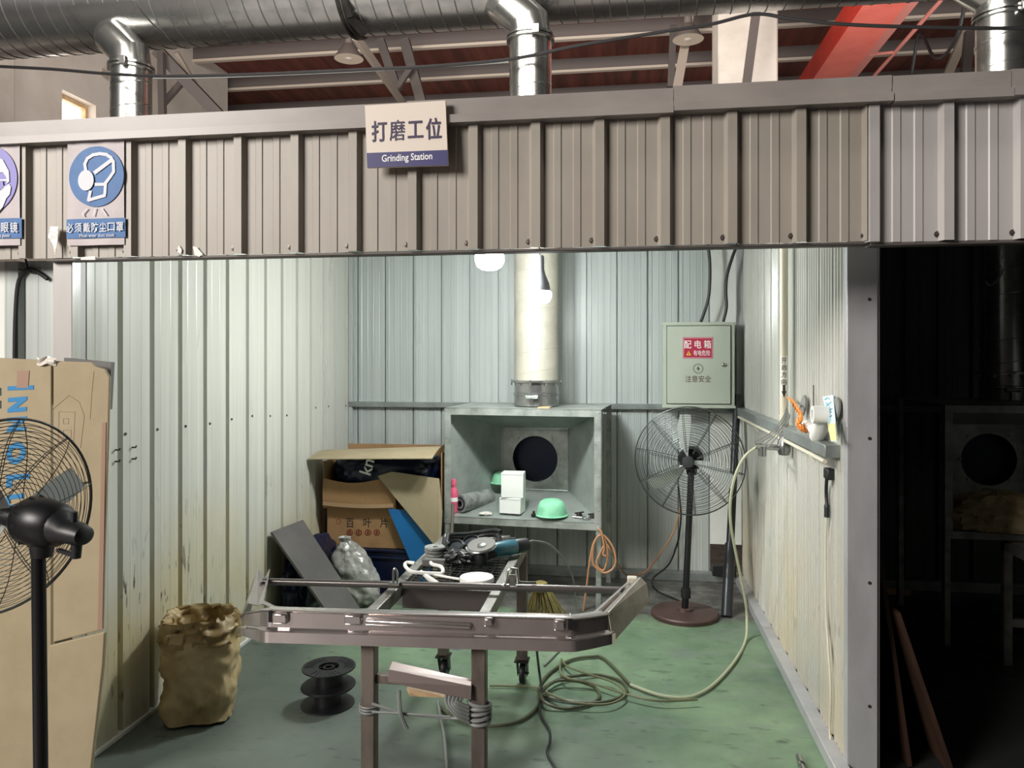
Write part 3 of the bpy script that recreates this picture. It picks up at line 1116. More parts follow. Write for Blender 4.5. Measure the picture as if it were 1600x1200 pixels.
# ------------------------------------------------------------------ pedestal fans
def fan(base, hub, face, tilt, R, r_base, label, axis_off=.12, pole_r=.02, depth=.10, spin=.35):
    """base: floor point, hub: motor centre, face: heading of the blown air"""
    t = thing('pedestal_fan', label, 'fan', base, 0, 'pedestal fans')
    base, hub = Vector(base), Vector(hub)
    d = Vector((face[0], face[1], tilt)).normalized()
    b = MB()
    b.lathe([(0, 0), (r_base, 0), (r_base, .022), (r_base - .008, .030), (.05, .034), (.045, .05), (0, .05)], 48, Matrix.Translation(base))
    b.build('base', 'fan_base_brown', t)
    b = MB()
    top = Vector((hub.x, hub.y, hub.z - .09))
    mid = base.lerp(top, .16)
    b.cyl(base + Vector((0, 0, .04)), mid, pole_r * 1.05, seg=20)
    b.cyl(mid, top, pole_r, seg=20)
    b.build('pole', 'black_metal', t)
    b = MB()
    b.cyl(mid - Vector((0, 0, .03)), mid + Vector((0, 0, .03)), pole_r * 1.5, seg=16)
    b.build('height_clamp', 'black_plastic', t)
    Mh = frame(hub, Vector((d.y, -d.x, 0)), Vector((-d.x * d.z, -d.y * d.z, 1 - d.z * d.z)))     # local z = side x up
    zs = 1 if (Mh.to_3x3() @ Vector((0, 0, 1))).dot(d) > 0 else -1
    Z = lambda a: a * zs
    b = MB()
    b.lathe([(0, Z(-.10)), (.05, Z(-.10)), (.066, Z(-.085)), (.075, Z(-.02)), (.075, Z(.03)), (.066, Z(.05)), (.02, Z(.055)), (0, Z(.055))], 32, Mh)
    for k in range(14):     # cooling fins
        a = 2 * PI * k / 14
        c, s = math.cos(a), math.sin(a)
        b.bar(Mh @ Vector((.05 * c, .05 * s, Z(-.08))), Mh @ Vector((.075 * c, .075 * s, Z(.02))), .006, .012)
    b.build('motor', 'black_metal', t)
    b = MB()
    b.M = Mh
    b.rings([[Vector((rx * math.cos(2 * PI * k / 20), oy + ry * math.sin(2 * PI * k / 20), Z(zz))) for k in range(20)] for rx, ry, oy, zz in
             ((.058, .058, 0, -.08), (.054, .05, -.004, -.11), (.044, .036, -.012, -.13), (.040, .034, -.014, -.17), (.034, .028, -.016, -.195), (.02, .016, -.016, -.202))])
    b.cyl((.0, -.03, Z(-.165)), (.0, -.088, Z(-.165)), .017, .014, seg=12)
    b.cyl((0, .01, Z(-.15)), (0, .05, Z(-.15)), .010, seg=10)
    b.bar((0, -.082, Z(-.165)), (.0, -.075, Z(-.09)), .014, .01)
    b.rings([[Vector((rx * math.cos(2 * PI * k / 16), y, Z(-.02) + rx * math.sin(2 * PI * k / 16))) for k in range(16)] for rx, y in ((.03, -.105), (.034, -.085), (.036, -.05))])
    b.build('gearbox', 'black_plastic', t)
    # cage
    zc = axis_off

    def cage(name, sgn, nr, nsp, twin):
        g = MB()
        for i in range(nr):
            f = (i + 1) / nr
            r = .075 + (R - .075) * f
            z = zc + sgn * depth * .5 * (1 - (f ** 3.2)) + sgn * .004
            g.tube([Mh @ Vector((r * math.cos(2 * PI * k / 56), r * math.sin(2 * PI * k / 56), Z(z))) for k in range(56)], .0013 if i < nr - 1 else .0028, 4, closed=True)
        for k in range(nsp):
            for tw in ((-.035, .035) if twin else (0,)):
                a = 2 * PI * k / nsp + .2
                pts = []
                for q in range(8):
                    f = q / 7
                    r = .06 + (R - .06) * f
                    ff = max(0, (r - .075) / (R - .075))
                    z = zc + sgn * depth * .5 * (1 - ff ** 3.2) + sgn * .006
                    pts.append(Mh @ Vector((r * math.cos(a + tw * (1.2 - f)), r * math.sin(a + tw * (1.2 - f)), Z(z))))
                g.tube(pts, .0018, 4)
        g.build(name, 'wire_dark', t)
    cage('front_grille', 1, 19, 10, True)
    cage('rear_grille', -1, 13, 10, False)
    g = MB()
    g.tube([Mh @ Vector((R * 1.004 * math.cos(2 * PI * k / 64), R * 1.004 * math.sin(2 * PI * k / 64), Z(zc))) for k in range(64)], .0042, 6, closed=True)
    g.build('rim_band', 'wire_dark', t)
    g = MB()
    g.lathe([(0, Z(zc + depth * .5 + .012)), (.03, Z(zc + depth * .5 + .010)), (.038, Z(zc + depth * .5)), (.038, Z(zc + depth * .5 - .004)), (0, Z(zc + depth * .5 - .004))], 32, Mh)
    g.build('centre_badge', 'silver_badge', t)
    g = MB()
    g.lathe([(0, Z(zc + .02)), (.03, Z(zc + .02)), (.034, Z(zc - .03)), (.02, Z(.05))], 20, Mh)
    g.build('hub', 'black_plastic', t)
    for k in range(3):
        a0 = 2 * PI * k / 3 + spin
        g = MB()

        def bl(u, v):
            r = .03 + (R * .86 - .03) * u
            w = .16 + .42 * math.sin(PI * min(1, .25 + .62 * u))
            a = a0 + (v - .5) * w * (1 - .25 * u) + .25 * u
            return Mh @ Vector((r * math.cos(a), r * math.sin(a), Z(zc - .005 + (v - .5) * .045)))
        g.sheet(bl, 8, 5, .0015)
        g.build('blade', 'blade_grey', t)
    return t


fb = atZ(1070, 962)
fh = atY(1080, 716, fb.y + .02)
fan((fb.x, fb.y, 0), fh, (-.20, -1), -.03, .332, .208, 'standing fan with brown round base under the electrical box', axis_off=.115, spin=1.25)
fl = atY(60, 815, 2.14)
fan((fl.x + .012, fl.y, 0), fl, (-.975, .22), .06, .305, .21, 'standing fan seen from behind in front of the big cartons', axis_off=.14, pole_r=.0205, spin=.1)

# ------------------------------------------------------------------ electrical box
bx0, bx1 = atY(1036, 505, 5.55), atY(1148, 637, 5.55)
t = thing('electrical_box', 'grey green wall mounted distribution box with a red warning plate', 'electrical box', ((bx0.x + bx1.x) / 2, 5.55, bx1.z))
b = MB()
b.box((bx0.x, 5.55, bx1.z), (bx1.x, 5.736, bx0.z))
b.box((bx0.x - .006, 5.545, bx1.z - .006), (bx1.x + .006, 5.555, bx1.z + .014))
b.box((bx0.x - .006, 5.545, bx0.z - .014), (bx1.x + .006, 5.555, bx0.z + .006))
b.build('body', 'box_enamel', t, bevel=.003)
dx0, dx1, dz0, dz1 = bx0.x + .028, bx1.x - .03, bx1.z + .026, bx0.z - .022
b = MB()
b.box((dx0 - .004, 5.5462, dz0 - .004), (dx1 + .006, 5.5495, dz1 + .004))
b.build('door_gasket', 'black_plastic', t, smooth=0)
b = MB()
b.box((dx0, 5.536, dz0), (dx1, 5.549, dz1))
dr = b.build('door', 'box_enamel', t, bevel=.003)
lk = atY(1132, 570, 5.535)
b = MB()
b.lathe([(0, .014), (.009, .014), (.014, .010), (.016, 0)], 20, frame((lk.x - .006, 5.536, lk.z), *FACE))
b.build('lock', 'galv_bright', dr)


def on(px, py, Y):
    p = atY(px, py, Y)
    return frame(p, *FACE)


p0, p1 = atY(1067, 527, 5.534), atY(1114, 560, 5.534)
b = MB()
b.box((p0.x, 5.5335, p1.z), (p1.x, 5.536, p0.z))
b.build('warning_plate', 'label_red', dr, smooth=0)
b = MB()
for lo, hi in (((p0.x + .004, p0.z - .006), (p1.x - .004, p0.z - .004)), ((p0.x + .004, p1.z + .004), (p1.x - .004, p1.z + .006)),
               ((p0.x + .004, p1.z + .004), (p0.x + .006, p0.z - .004)), ((p1.x - .006, p1.z + .004), (p1.x - .004, p0.z - .004))):
    b.box((lo[0], 5.5328, min(lo[1], hi[1])), (hi[0], 5.534, max(lo[1], hi[1])))
b.build('plate_border', 'white_ink', dr, smooth=0)
text('lettering', '配 电 箱', .062, on(1090, 538, 5.533), 'white_ink', dr, .185, .006)
text('lettering', '有电危险', .042, on(1096.5, 551.5, 5.533), 'white_ink', dr, .115, .003)
q = atY(1076, 552, 5.533)
b = MB()
b.prism([(q.x - .018, 5.533, q.z - .015), (q.x + .018, 5.533, q.z - .015), (q.x, 5.533, q.z + .018)], (0, -.001, 0))
b.build('warning_triangle', 'yellow_ink', dr, smooth=0)
b = MB()
b.prism([(q.x - .003, 5.532, q.z - .010), (q.x + .003, 5.532, q.z - .010), (q.x + .001, 5.532, q.z + .009), (q.x - .001, 5.532, q.z + .009)], (0, -.0008, 0))
b.build('warning_mark', 'black_ink', dr, smooth=0)
q = atY(1091, 576, 5.5355)
b = MB()
b.lathe([(.030, 0), (.034, 0), (.034, .0012), (.030, .0012)], 40, frame((q.x, 5.536, q.z), *FACE), closed=True)
b.prism([(q.x + .006, 5.5355, q.z + .022), (q.x - .014, 5.5355, q.z - .003), (q.x - .001, 5.5355, q.z - .001), (q.x - .006, 5.5355, q.z - .022), (q.x + .014, 5.5355, q.z + .004), (q.x + .001, 5.5355, q.z + .002)], (0, -.001, 0))
b.build('lightning_emblem', 'black_ink', dr, smooth=0)
text('lettering', '注意安全', .05, on(1091, 592, 5.5355), 'brown_ink', dr, .178, .004)

for nm, pts, lab in (('cable', [(1106, 380), (1109, 410), (1109, 440), (1106, 470), (1095, 503)], 'black cable curving down onto the electrical box, farther from the corner'),
                     ('cable', [(1155, 375), (1145, 400), (1136, 430), (1134, 455), (1135, 480), (1130, 503)], 'black cable curving down onto the electrical box, next to the corner')):
    b = MB()
    b.tube(spline([atY(x, y, 5.60) for x, y in pts], 8), .011, 8)
    tag(b.build(nm, 'cable_black'), lab, 'cable', 'feeds of the electrical box')

# ------------------------------------------------------------------ bulbs
def bulb(p, r, glow, label, ztop, bell):
    t = thing('light_bulb', label, 'light bulb', p, 0, 'hanging work bulbs')
    b = MB()
    M = Matrix.Translation(p)
    b.lathe([(0, -.62 * r), (.5 * r, -.58 * r), (.82 * r, -.38 * r), (r, 0), (r * .98, .38 * r), (r * .9, .5 * r), (0, .5 * r)], 24, M)
    b.build('glass', glow, t)
    b = MB()
    if bell:
        b.lathe([(r * .92, .5 * r), (r * .80, 1.2 * r), (r * .5, 1.9 * r), (r * .36, 2.4 * r), (r * .36, 3.5 * r), (r * .28, 3.65 * r), (0, 3.65 * r)], 24, M)
    else:
        b.lathe([(r * .92, .5 * r), (r * .6, 1.3 * r), (r * .36, 1.8 * r), (r * .3, 2.4 * r), (0, 2.4 * r)], 24, M)
    b.build('socket', 'bulb_body', t)
    b = MB()
    b.tube(spline([(p[0], p[1], p[2] + 2.3 * r), (p[0] - .004, p[1], p[2] + 4.2 * r), (p[0] - .012, p[1], (p[2] + ztop) / 2 + .06), (p[0] - .008, p[1], ztop)], 6), .004, 6)
    b.cyl((p[0] - .008, p[1], p[2] + 3.9 * r), (p[0] - .008, p[1], p[2] + 4.7 * r), .008, seg=8)
    b.build('cord', 'cable_black', t)


bulb(atY(765, 408, 4.15), .080, 'bulb_front_glow', 'glowing white bulb half hidden behind the fascia edge', 2.47, False)
bulb(atY(844, 464, 4.30), .064, 'bulb_back_glow', 'glowing bulb on a cord in front of the pale vertical duct', 2.47, True)

# ------------------------------------------------------------------ corner: leaning pole, air pipe and its fittings
b = MB()
pb, pm, pt = atZ(1135, 964), atY(1141, 850, 5.18), atY(1152, 618, 5.62)
b.tube([pb, pm, pm, pt], [.034, .034, .026, .025], 20)
tag(b.build('steel_pole', 'dark_pipe'), 'dark steel pole leaning into the back corner beside the fan', 'pole')
p0 = atX(1225, 700, .80)
t = thing('air_pipe', 'cream vertical compressed air pipe on the wall with lettered label', 'pipe', p0)
b = MB()
b.cyl((p0.x, p0.y, p0.z), (p0.x, p0.y, 2.47), .02, seg=16)
b.cyl((p0.x, p0.y, 1.27), (p0.x, p0.y, 1.32), .024, seg=16)
b.build('pipe', 'pvc_pipe', t)
b = MB()
b.lathe([(0, -.05), (.025, -.045), (.034, -.02), (.032, .02), (.022, .04), (.022, .06)], 16, Matrix.Translation((p0.x, p0.y, p0.z + .01)))
b.cyl((p0.x, p0.y, p0.z + .0), (p0.x - .14, p0.y - .03, p0.z + .01), .016, seg=12)
b.cyl((p0.x - .11, p0.y - .025, p0.z + .01), (p0.x - .11, p0.y - .025, p0.z - .04), .02, seg=12)
b.build('valve', 'galv', t)
b = MB()
for i in range(4):
    b.tube(spline([(p0.x - .15 + .02 * i, p0.y - .03, p0.z + .03 - .01 * i), (p0.x - .07 + .015 * i, p0.y - .04, p0.z + .08), (p0.x - .01 + .01 * i, p0.y - .035, p0.z + .16), (p0.x + .012, p0.y - .015, p0.z + .21 - .012 * i)], 6), .0042, 6)
b.build('wire_wrap', 'galv', t)
lz0, lz1 = atX(1224, 618, .78).z, atX(1224, 556, .78).z
b = MB()
ax = math.atan2(-p0.y, -p0.x)
b.sheet(lambda u, v: (p0.x + .0215 * math.cos(ax - 1.0 + 2.0 * u), p0.y + .0215 * math.sin(ax - 1.0 + 2.0 * u), lz0 + (lz1 - lz0) * v), 8, 1, .001)
lb = b.build('label', 'label_white', t)
vx = Vector((-math.sin(ax) * -1, math.cos(ax) * -1, 0))
vx = Vector((math.sin(ax) * -1, math.cos(ax), 0))
cpt = Vector((p0.x + .0232 * math.cos(ax), p0.y + .0232 * math.sin(ax), 0))
for i, ch in enumerate('开启方向'):
    text('lettering', ch, .030, frame((cpt.x, cpt.y, lz1 - .022 - i * .036), vx, (0, 0, 1)), 'black_ink', t, .026, .006)
b = MB()
ar = frame((cpt.x, cpt.y, lz1 - .165), vx, (0, 0, 1))
b.prism([ar @ Vector(q) for q in ((-.006, .02, 0), (.006, .02, 0), (.006, -.012, 0), (.012, -.012, 0), (0, -.045, 0), (-.012, -.012, 0), (-.006, -.012, 0))], (ar.to_3x3() @ Vector((0, 0, .001))))
b.build('arrow', 'black_ink', t, smooth=0)
b = MB()
b.tube([(.79, 3.2, 1.195), (.79, 4.2, 1.20), (.79, 5.6, 1.20)], .009, 8)
for y in (3.42, 4.05, 4.8):
    b.tube([(.79, y, 1.206), (.778, y, 1.195), (.79, y - .01, 1.18), (.80, y - .02, 1.165)], .003, 6)
tag(b.build('conduit', 'cable_white'), 'thin cream conduit running just under the rail of the wall with the air pipe', 'pipe')

b = MB()
pts = []
n = 90
A = [atX(1238, 628, .80), atX(1246, 640, .77), atX(1252, 652, .76), atX(1246, 660, .76), atX(1252, 668, .77), atX(1262, 672, .80)]
S = spline(A, 18)
for i, p in enumerate(S):
    a = i * .95
    pts.append(p + Vector((.0, .013 * math.cos(a), .013 * math.sin(a))))
b.tube(pts, .0055, 6)
b.tube([A[0], atX(1231, 621, .80)], .006, 6)
tag(b.build('coiled_hose', 'hose_orange'), 'orange coiled air hose looped above the rail beside the cream pipe', 'hose')
# air gun
Y0 = atX(1275, 665, .80).y
t = thing('air_gun', 'white plastic blow gun with a round opening resting on the rail', 'air gun', (.80, Y0, 1.262))
b = MB()
g0, g1, g2, g3, g4 = [atX(x, y, .80) for x, y in ((1259, 662), (1268, 668), (1276, 676), (1284, 668), (1287, 645))]
b.tube(spline([g0, g1, g2], 6), [.016] * 7 + [.022] * 6, 10)
b.tube([atX(1276, 682, .80), atX(1282, 668, .80), atX(1286, 650, .80)], [.030, .030, .026], 14)
b.build('body', 'white_plastic', t)
b = MB()
c0 = atX(1281, 648, .785)
Mx = frame(c0, (0, -1, 0), (0, 0, 1))
b.lathe([(.022, -.03), (.036, -.03), (.036, .03), (.022, .03)], 24, Mx, closed=True)
b.build('ring', 'white_plastic', t)
b = MB()
for px, py in ((1255, 634), (1306, 636)):
    pass
d0 = atX(1255, 634, .825)
b.lathe([(0, -.004), (.05, -.004), (.05, .004), (0, .004)], 28, frame(d0, (0, -1, 0), (.15, 0, 1)))
tag(b.build('grinding_disc', 'abrasive'), 'grey grinding disc standing on the rail behind the orange coil', 'grinding disc', 'discs on the rail')
b = MB()
d0 = atX(1306, 640, .83)
b.lathe([(0, -.004), (.05, -.004), (.05, .004), (0, .004)], 28, frame(d0, (0, -1, 0), (.12, 0, 1)))
tag(b.build('grinding_disc', 'abrasive'), 'grey grinding disc standing on the rail behind the pale blue card', 'grinding disc', 'discs on the rail')
b = MB()
b.tube([atX(1271, 662, .83), atX(1271, 602, .838)], .003, 6)
tag(b.build('rod', 'dark_steel'), 'thin dark rod standing against the wall above the blow gun', 'rod')
c = [atX(1286, 620, .835), atX(1302, 617, .835), atX(1309, 690, .795), atX(1300, 690, .795)]
t = thing('card', 'pale blue and yellow card with handwriting leaning on the rail near the post', 'card', c[3])
b = MB()
b.prism(c, (-.002, 0, 0))
b.build('sheet', 'note_blue', t, smooth=0)
b = MB()
b.prism([c[3].lerp(c[0], .02) + Vector((-.003, 0, 0)), c[2].lerp(c[1], .02) + Vector((-.003, 0, 0)), c[2].lerp(c[1], .38) + Vector((-.003, 0, 0)), c[3].lerp(c[0], .38) + Vector((-.003, 0, 0))], (-.001, 0, 0))
b.build('yellow_part', 'note_yellow', t, smooth=0, )
b = MB()
for k, (u0, u1, v) in enumerate(((.2, .7, .92), (.25, .8, .84), (.2, .6, .77), (.3, .85, .70), (.2, .75, .62), (.35, .7, .55))):
    a, e = c[3].lerp(c[0], v), c[2].lerp(c[1], v)
    b.tube([a.lerp(e, u0) + Vector((-.0035, 0, 0)), a.lerp(e, (u0 + u1) / 2) + Vector((-.0035, 0, .006 * (-1) ** k)), a.lerp(e, u1) + Vector((-.0035, 0, 0))], .002, 4)
b.build('handwriting', 'note_ink', t)
t = thing('wall_plug', 'black plug with flex hanging on the wall below the rail', 'plug', atX(1294, 740, .83))
b = MB()
q = atX(1295, 741, .83)
b.box((q.x - .015, q.y - .035, q.z - .02), (q.x + .018, q.y + .03, q.z + .025))
b.build('plug_body', 'black_plastic', t, bevel=.006)
b = MB()
b.tube(spline([atX(1292, 745, .82), atX(1291, 768, .83), atX(1292, 790, .832), atX(1292, 808, .832)], 6), [.007] * 12 + [.011] * 7, 8)
b.build('flex', 'cable_black', t)
b = MB()
b.tube(spline([atX(1292, 808, .832), atX(1290, 860, .832), atX(1291, 960, .832), atX(1294, 1010, .832), atX(1298, 1080, .832), atX(1297, 1150, .832), atX(1308, 1190, .832)], 8), .005, 6)
tag(b.build('cable', 'cable_white'), 'cream cable running down the pale wall below the black plug', 'cable')


# ------------------------------------------------------------------ big flattened cartons at the left
YC = 2.60
def slab(name, px, Y0, th, m, label, cat, Ys=None, group=None, fold=None):
    ps = [atY(x, y, (Ys[i] if Ys else Y0)) for i, (x, y) in enumerate(px)]
    t = thing(name, label, cat, (sum(p.x for p in ps) / len(ps), Y0, min(p.z for p in ps)), 0, group)
    b = MB()
    b.prism(ps, (0, th, 0))
    b.build('board', m, t, smooth=0, bevel=.004)
    return t


zf = 0.0
pfl = lambda x, Y: atY(x, HY + (H - zf) * F * ray(x, HY).y / Y, Y)      # floor point under a picture column
yfl = lambda x, Y: HY + H * F * ray(x, HY).y / Y
c1 = slab('large_carton', [(-170, 552), (80, 563), (80, 1006), (60, yfl(60, YC)), (-170, yfl(-170, YC))], YC, .022, 'cardboard', 'tall upright carton with big blue lettering, behind the pedestal fan', 'carton')
c2 = slab('large_carton', [(83, 564), (143, 566), (150, 573), (164, 577), (171, 590), (168, 700), (163, 860), (160, 984), (83, 1004)], YC, .012, 'cardboard', 'upright carton with faint handling marks and dark torn top corner, above another carton', 'carton')
c3 = slab('large_carton', [(77, 1009), (163, 988), (160, 1040), (138, yfl(138, YC)), (62, yfl(62, YC))], YC - .01, .018, 'cardboard', 'lower carton on the floor under the one with handling marks', 'carton')
b = MB()
b.prism([atY(x, y, YC + .06) for x, y in ((100, 559), (174, 566), (170, 640), (150, 640), (100, 600))], (0, .02, 0))
b.build('dark_flap', 'plank_grey', c2, smooth=0)
b = MB()
b.prism([atY(x, y, YC - .001) for x, y in ((160, 660), (166, 660), (160, 984), (153, 984))], (0, -.0015, 0))
b.build('tape', 'tape_brown', c2, smooth=0)
b = MB()
b.prism([atY(x, y, YC - .001) for x, y in ((27, 579), (46, 579), (44, 606), (26, 606))], (0, -.001, 0))
b.build('tape', 'tape_brown', c1, smooth=0)
b = MB()
b.sheet(lambda u, v: atY(58 + 30 * u, 558 + 12 * v + 2 * math.sin(9 * u), YC - .006 - .006 * math.sin(7 * u + 5 * v)), 8, 4, .001)
b.build('clear_tape', 'tape_clear', c1)
# lettering turned a quarter turn clockwise
for body, px, py, sz, wd in (('I', 32, 606, .136, .026), ('N', 27, 632, .100, .066), ('N', 26, 663, .100, .066), ('O', 25, 708, .100, .084), ('L', 28, 751, .122, .062), ('U', 22, 783, .100, .064), ('X', 21, 814, .100, .066)):
    text('lettering', body, sz, frame(atY(px, py, YC - .0012), (-.05, 0, -1), (1, 0, -.05)), 'blue_print', c1, wd, .062, shear=-.18)
for py, s in ((612, .03), (632, .03)):
    b = MB()
    b.box((atY(-6, py, YC).x, YC - .0015, atY(0, py + 6, YC).z), (atY(2, py, YC).x, YC, atY(0, py - 6, YC).z))
    b.build('print_mark', 'dark_print', c1, smooth=0)
b = MB()
def outline(px):
    for i in range(len(px)):
        p, q = atY(*px[i], YC - .0004), atY(*px[(i + 1) % len(px)], YC - .0004)
        b.bar(p, q, .002, .001, (0, 1, 0))
outline([(92, 643), (117, 644), (115, 692), (91, 692)])
outline([(99, 654), (107, 654), (107, 662), (99, 662)])
outline([(99, 672), (99, 684), (111, 684), (111, 672)])
b.build('handling_marks', 'tape_brown', c2, smooth=0)
b = MB()
b.tube([atY(x, y, YC) for x, y in ((82, 640), (108, 618), (124, 628), (132, 650), (126, 700))], .0012, 4)
b.tube([atY(x, y, YC) for x, y in ((147, 580), (144, 610), (141, 655))], .0012, 4)
b.build('crease', 'cardboard_edge', c2)
# loop of black cable over the neighbour's panels
b = MB()
b.tube(spline([atY(x, y, 2.788) for x, y in ((23, 560), (24, 500), (28, 445), (38, 425), (46, 421), (58, 425), (74, 436))], 8), .008, 8)
b.tube(spline([atY(x, y, 2.782) for x, y in ((40, 405), (44, 420), (48, 425), (30, 421))], 6), .004, 6)
tag(b.build('cable', 'cable_black'), 'black cable hanging in a bow beside the left post above the big cartons', 'cable')

# ------------------------------------------------------------------ spools
sp = atZ(512, 1100)
for i, lab in enumerate(('empty black wire spool standing on the green floor under another spool', 'empty black wire spool resting on top of another spool')):
    z0 = i * .088
    t = thing('wire_spool', lab, 'spool', (sp.x + .006 * i, sp.y, z0), 0, 'black wire spools')
    T = Matrix.Translation((sp.x + .006 * i, sp.y, z0))
    for z in (0, .082):
        b = MB()
        b.lathe([(.047, z), (.122, z), (.123, z + .003), (.122, z + .006), (.047, z + .006)], 48, T, closed=True)
        if z:
            for k in range(30):
                a = 2 * PI * k / 30
                if k % 10 > 6:
                    continue
                b.bar(T @ Vector((.07 * math.cos(a), .07 * math.sin(a), z + .0065)), T @ Vector((.112 * math.cos(a + .12), .112 * math.sin(a + .12), z + .0065)), .004, .003)
        b.build('flange', 'black_plastic', t)
    b = MB()
    b.lathe([(.046, .006), (.062, .006), (.062, .082), (.046, .082)], 40, T, closed=True)
    b.lathe([(.018, .006), (.026, .006), (.026, .086), (.018, .086)], 24, T, closed=True)
    for k in range(6):
        a = 2 * PI * k / 6
        b.bar(T @ Vector((.024 * math.cos(a), .024 * math.sin(a), .05)), T @ Vector((.05 * math.cos(a), .05 * math.sin(a), .05)), .005, .06)
    b.build('core', 'black_plastic', t)


# ------------------------------------------------------------------ sacks
def sack(name, c, prof, m, label, cat, seg=72, amp=.03, freq=6.0, yaw=0.0, seed=0.0, steps=7, open_top=False, fold=0.0, sq=3.0, parent=None, lean=(0, 0)):
    """crumpled sack: prof = list of (rx, ry, z)"""
    rings = []
    nz = len(prof)
    fine = []
    for i in range(nz - 1):
        for k in range(steps):
            f = k / steps
            fine.append(tuple(prof[i][j] * (1 - f) + prof[i + 1][j] * f for j in range(3)))
    fine.append(prof[-1])
    for rx, ry, z in fine:
        ring = []
        for j in range(seg):
            a = 2 * PI * j / seg
            ca, sa = math.cos(a), math.sin(a)
            k = (abs(ca) ** sq + abs(sa) ** sq) ** (-1 / sq)
            p = Vector((rx * ca * k, ry * sa * k, z))
            n1 = noise.noise(Vector((p.x * freq, p.y * freq, z * freq * 1.2 + seed)))
            n2 = abs(noise.noise(Vector((p.x * freq * 1.9 + 7, p.y * freq * 1.9, z * freq * 1.5 + seed))))
            n3 = abs(noise.noise(Vector((p.x * freq * 4 + 3, p.y * freq * 4, z * freq * 3 + seed * 2))))
            s = 1 + (n1 * amp * 1.7 - n2 * amp * 2.6 - n3 * amp * 1.2 + amp * .8) / max(.05, min(rx, ry)) if min(rx, ry) > .02 else 1
            q = Vector((p.x * s, p.y * s, z + (amp * .5 * noise.noise(Vector((a * 2, z * 9, seed + 3))) if z > prof[0][2] + .02 else 0)))
            q.x += lean[0] * z
            q.y += lean[1] * z
            cy, sy = math.cos(yaw), math.sin(yaw)
            ring.append(Vector((c[0] + q.x * cy - q.y * sy, c[1] + q.x * sy + q.y * cy, c[2] + q.z)))
        rings.append(ring)
    b = MB()
    b.rings(rings, True, not open_top)
    o = b.build(name, m, parent, smooth=60)
    if parent is None:
        tag(o, label, cat)
    return o


kx, ky = -1.885, 3.22
t = thing('paper_sack', 'crumpled brown kraft paper sack with a rolled open mouth standing by the left wall', 'sack', (kx, ky, 0))
sack('sack_body', (kx, ky, 0.002), [(.115, .10, 0), (.145, .13, .012), (.155, .14, .10), (.150, .135, .20), (.158, .14, .30), (.160, .145, .37), (.152, .135, .41), (.145, .13, .415), (.14, .125, .36), (.135, .12, .25)],
     'kraft', '', '', amp=.010, freq=8, yaw=.35, open_top=False, parent=t, sq=3.6)
sack('rolled_mouth', (kx - .005, ky, 0.35), [(.168, .152, 0), (.172, .156, .03), (.162, .145, .075), (.150, .135, .11), (.138, .122, .09), (.134, .118, .02)], 'kraft_dark', '', '', amp=.016, freq=11, yaw=.35, open_top=True, parent=t, seed=4)
sack('plastic_bag', (-1.685, 4.83, .002), [(.07, .06, 0), (.11, .09, .03), (.135, .10, .11), (.135, .10, .21), (.115, .09, .30), (.070, .055, .375), (.035, .03, .41), (.04, .035, .435), (.0, .0, .44)], 'silver_bag',
     'crumpled silvery plastic bag standing behind the grey leaning board', 'bag', amp=.010, freq=9, seed=9, sq=2.4, lean=(-.30, 0))
sack('navy_sack', (-2.005, 4.72, .002), [(.06, .26, 0), (.085, .32, .05), (.085, .34, .20), (.06, .33, .32), (.035, .28, .42), (.015, .1, .45)], 'navy_plastic', 'dark navy plastic sack slumped against the wall behind the grey board', 'sack', amp=.008, freq=7, seed=2, sq=3)
P1, P2 = atX(422, 833, -2.095), atY(471, 814, 4.72)
P3, P4 = atZ(570, 968), atZ(504, 1000)
b = MB()
nrm = (P2 - P1).cross(P3 - P1).normalized()
dl = nrm.cross(Vector((0, 0, 1))).normalized()
P4 = P3 + dl * (.32 if dl.y < 0 else -.32)
if nrm.x < 0:
    nrm = -nrm
vs = [P1, P2, P3, P4]
th_ = .014
b.prism(vs, nrm * th_)
tag(b.build('leaning_board', 'plank_grey', smooth=0), 'flat dark grey metal board leaning against the ribbed wall beside the silvery bag', 'board')

# ------------------------------------------------------------------ cartons in the back corner
def carton(name, x0, x1, y0, y1, z0, z1, m, label, th=.006, front_top=None, lid=None, group=None):
    t = thing(name, label, 'carton', ((x0 + x1) / 2, (y0 + y1) / 2, z0), 0, group)
    ft = front_top if front_top is not None else z1
    b = MB()
    b.box((x0, y1 - th, z0), (x1, y1, z1))
    b.box((x0, y0 + th, z0), (x0 + th, y1 - th, z1))
    b.box((x1 - th, y0 + th, z0), (x1, y1 - th, z1))
    b.box((x0, y0 + th, z0), (x1, y1 - th, z0 + th))
    b.build('carton_body', m, t, smooth=0)
    return t


t = thing('navy_crate', 'low dark navy plastic crate under the carton with black characters', 'crate', (-1.64, 5.3, 0))
b = MB()
b.box((-2.03, 5.06, 0), (-1.24, 5.55, .285))
b.build('crate_body', 'navy_plastic', t, bevel=.012)
b = MB()
for z0, z1 in ((.285, .305), (.24, .255)):
    b.box((-2.035, 5.05, z0), (-1.235, 5.56, z1))
b.build('rim', 'navy_plastic', t, bevel=.004)

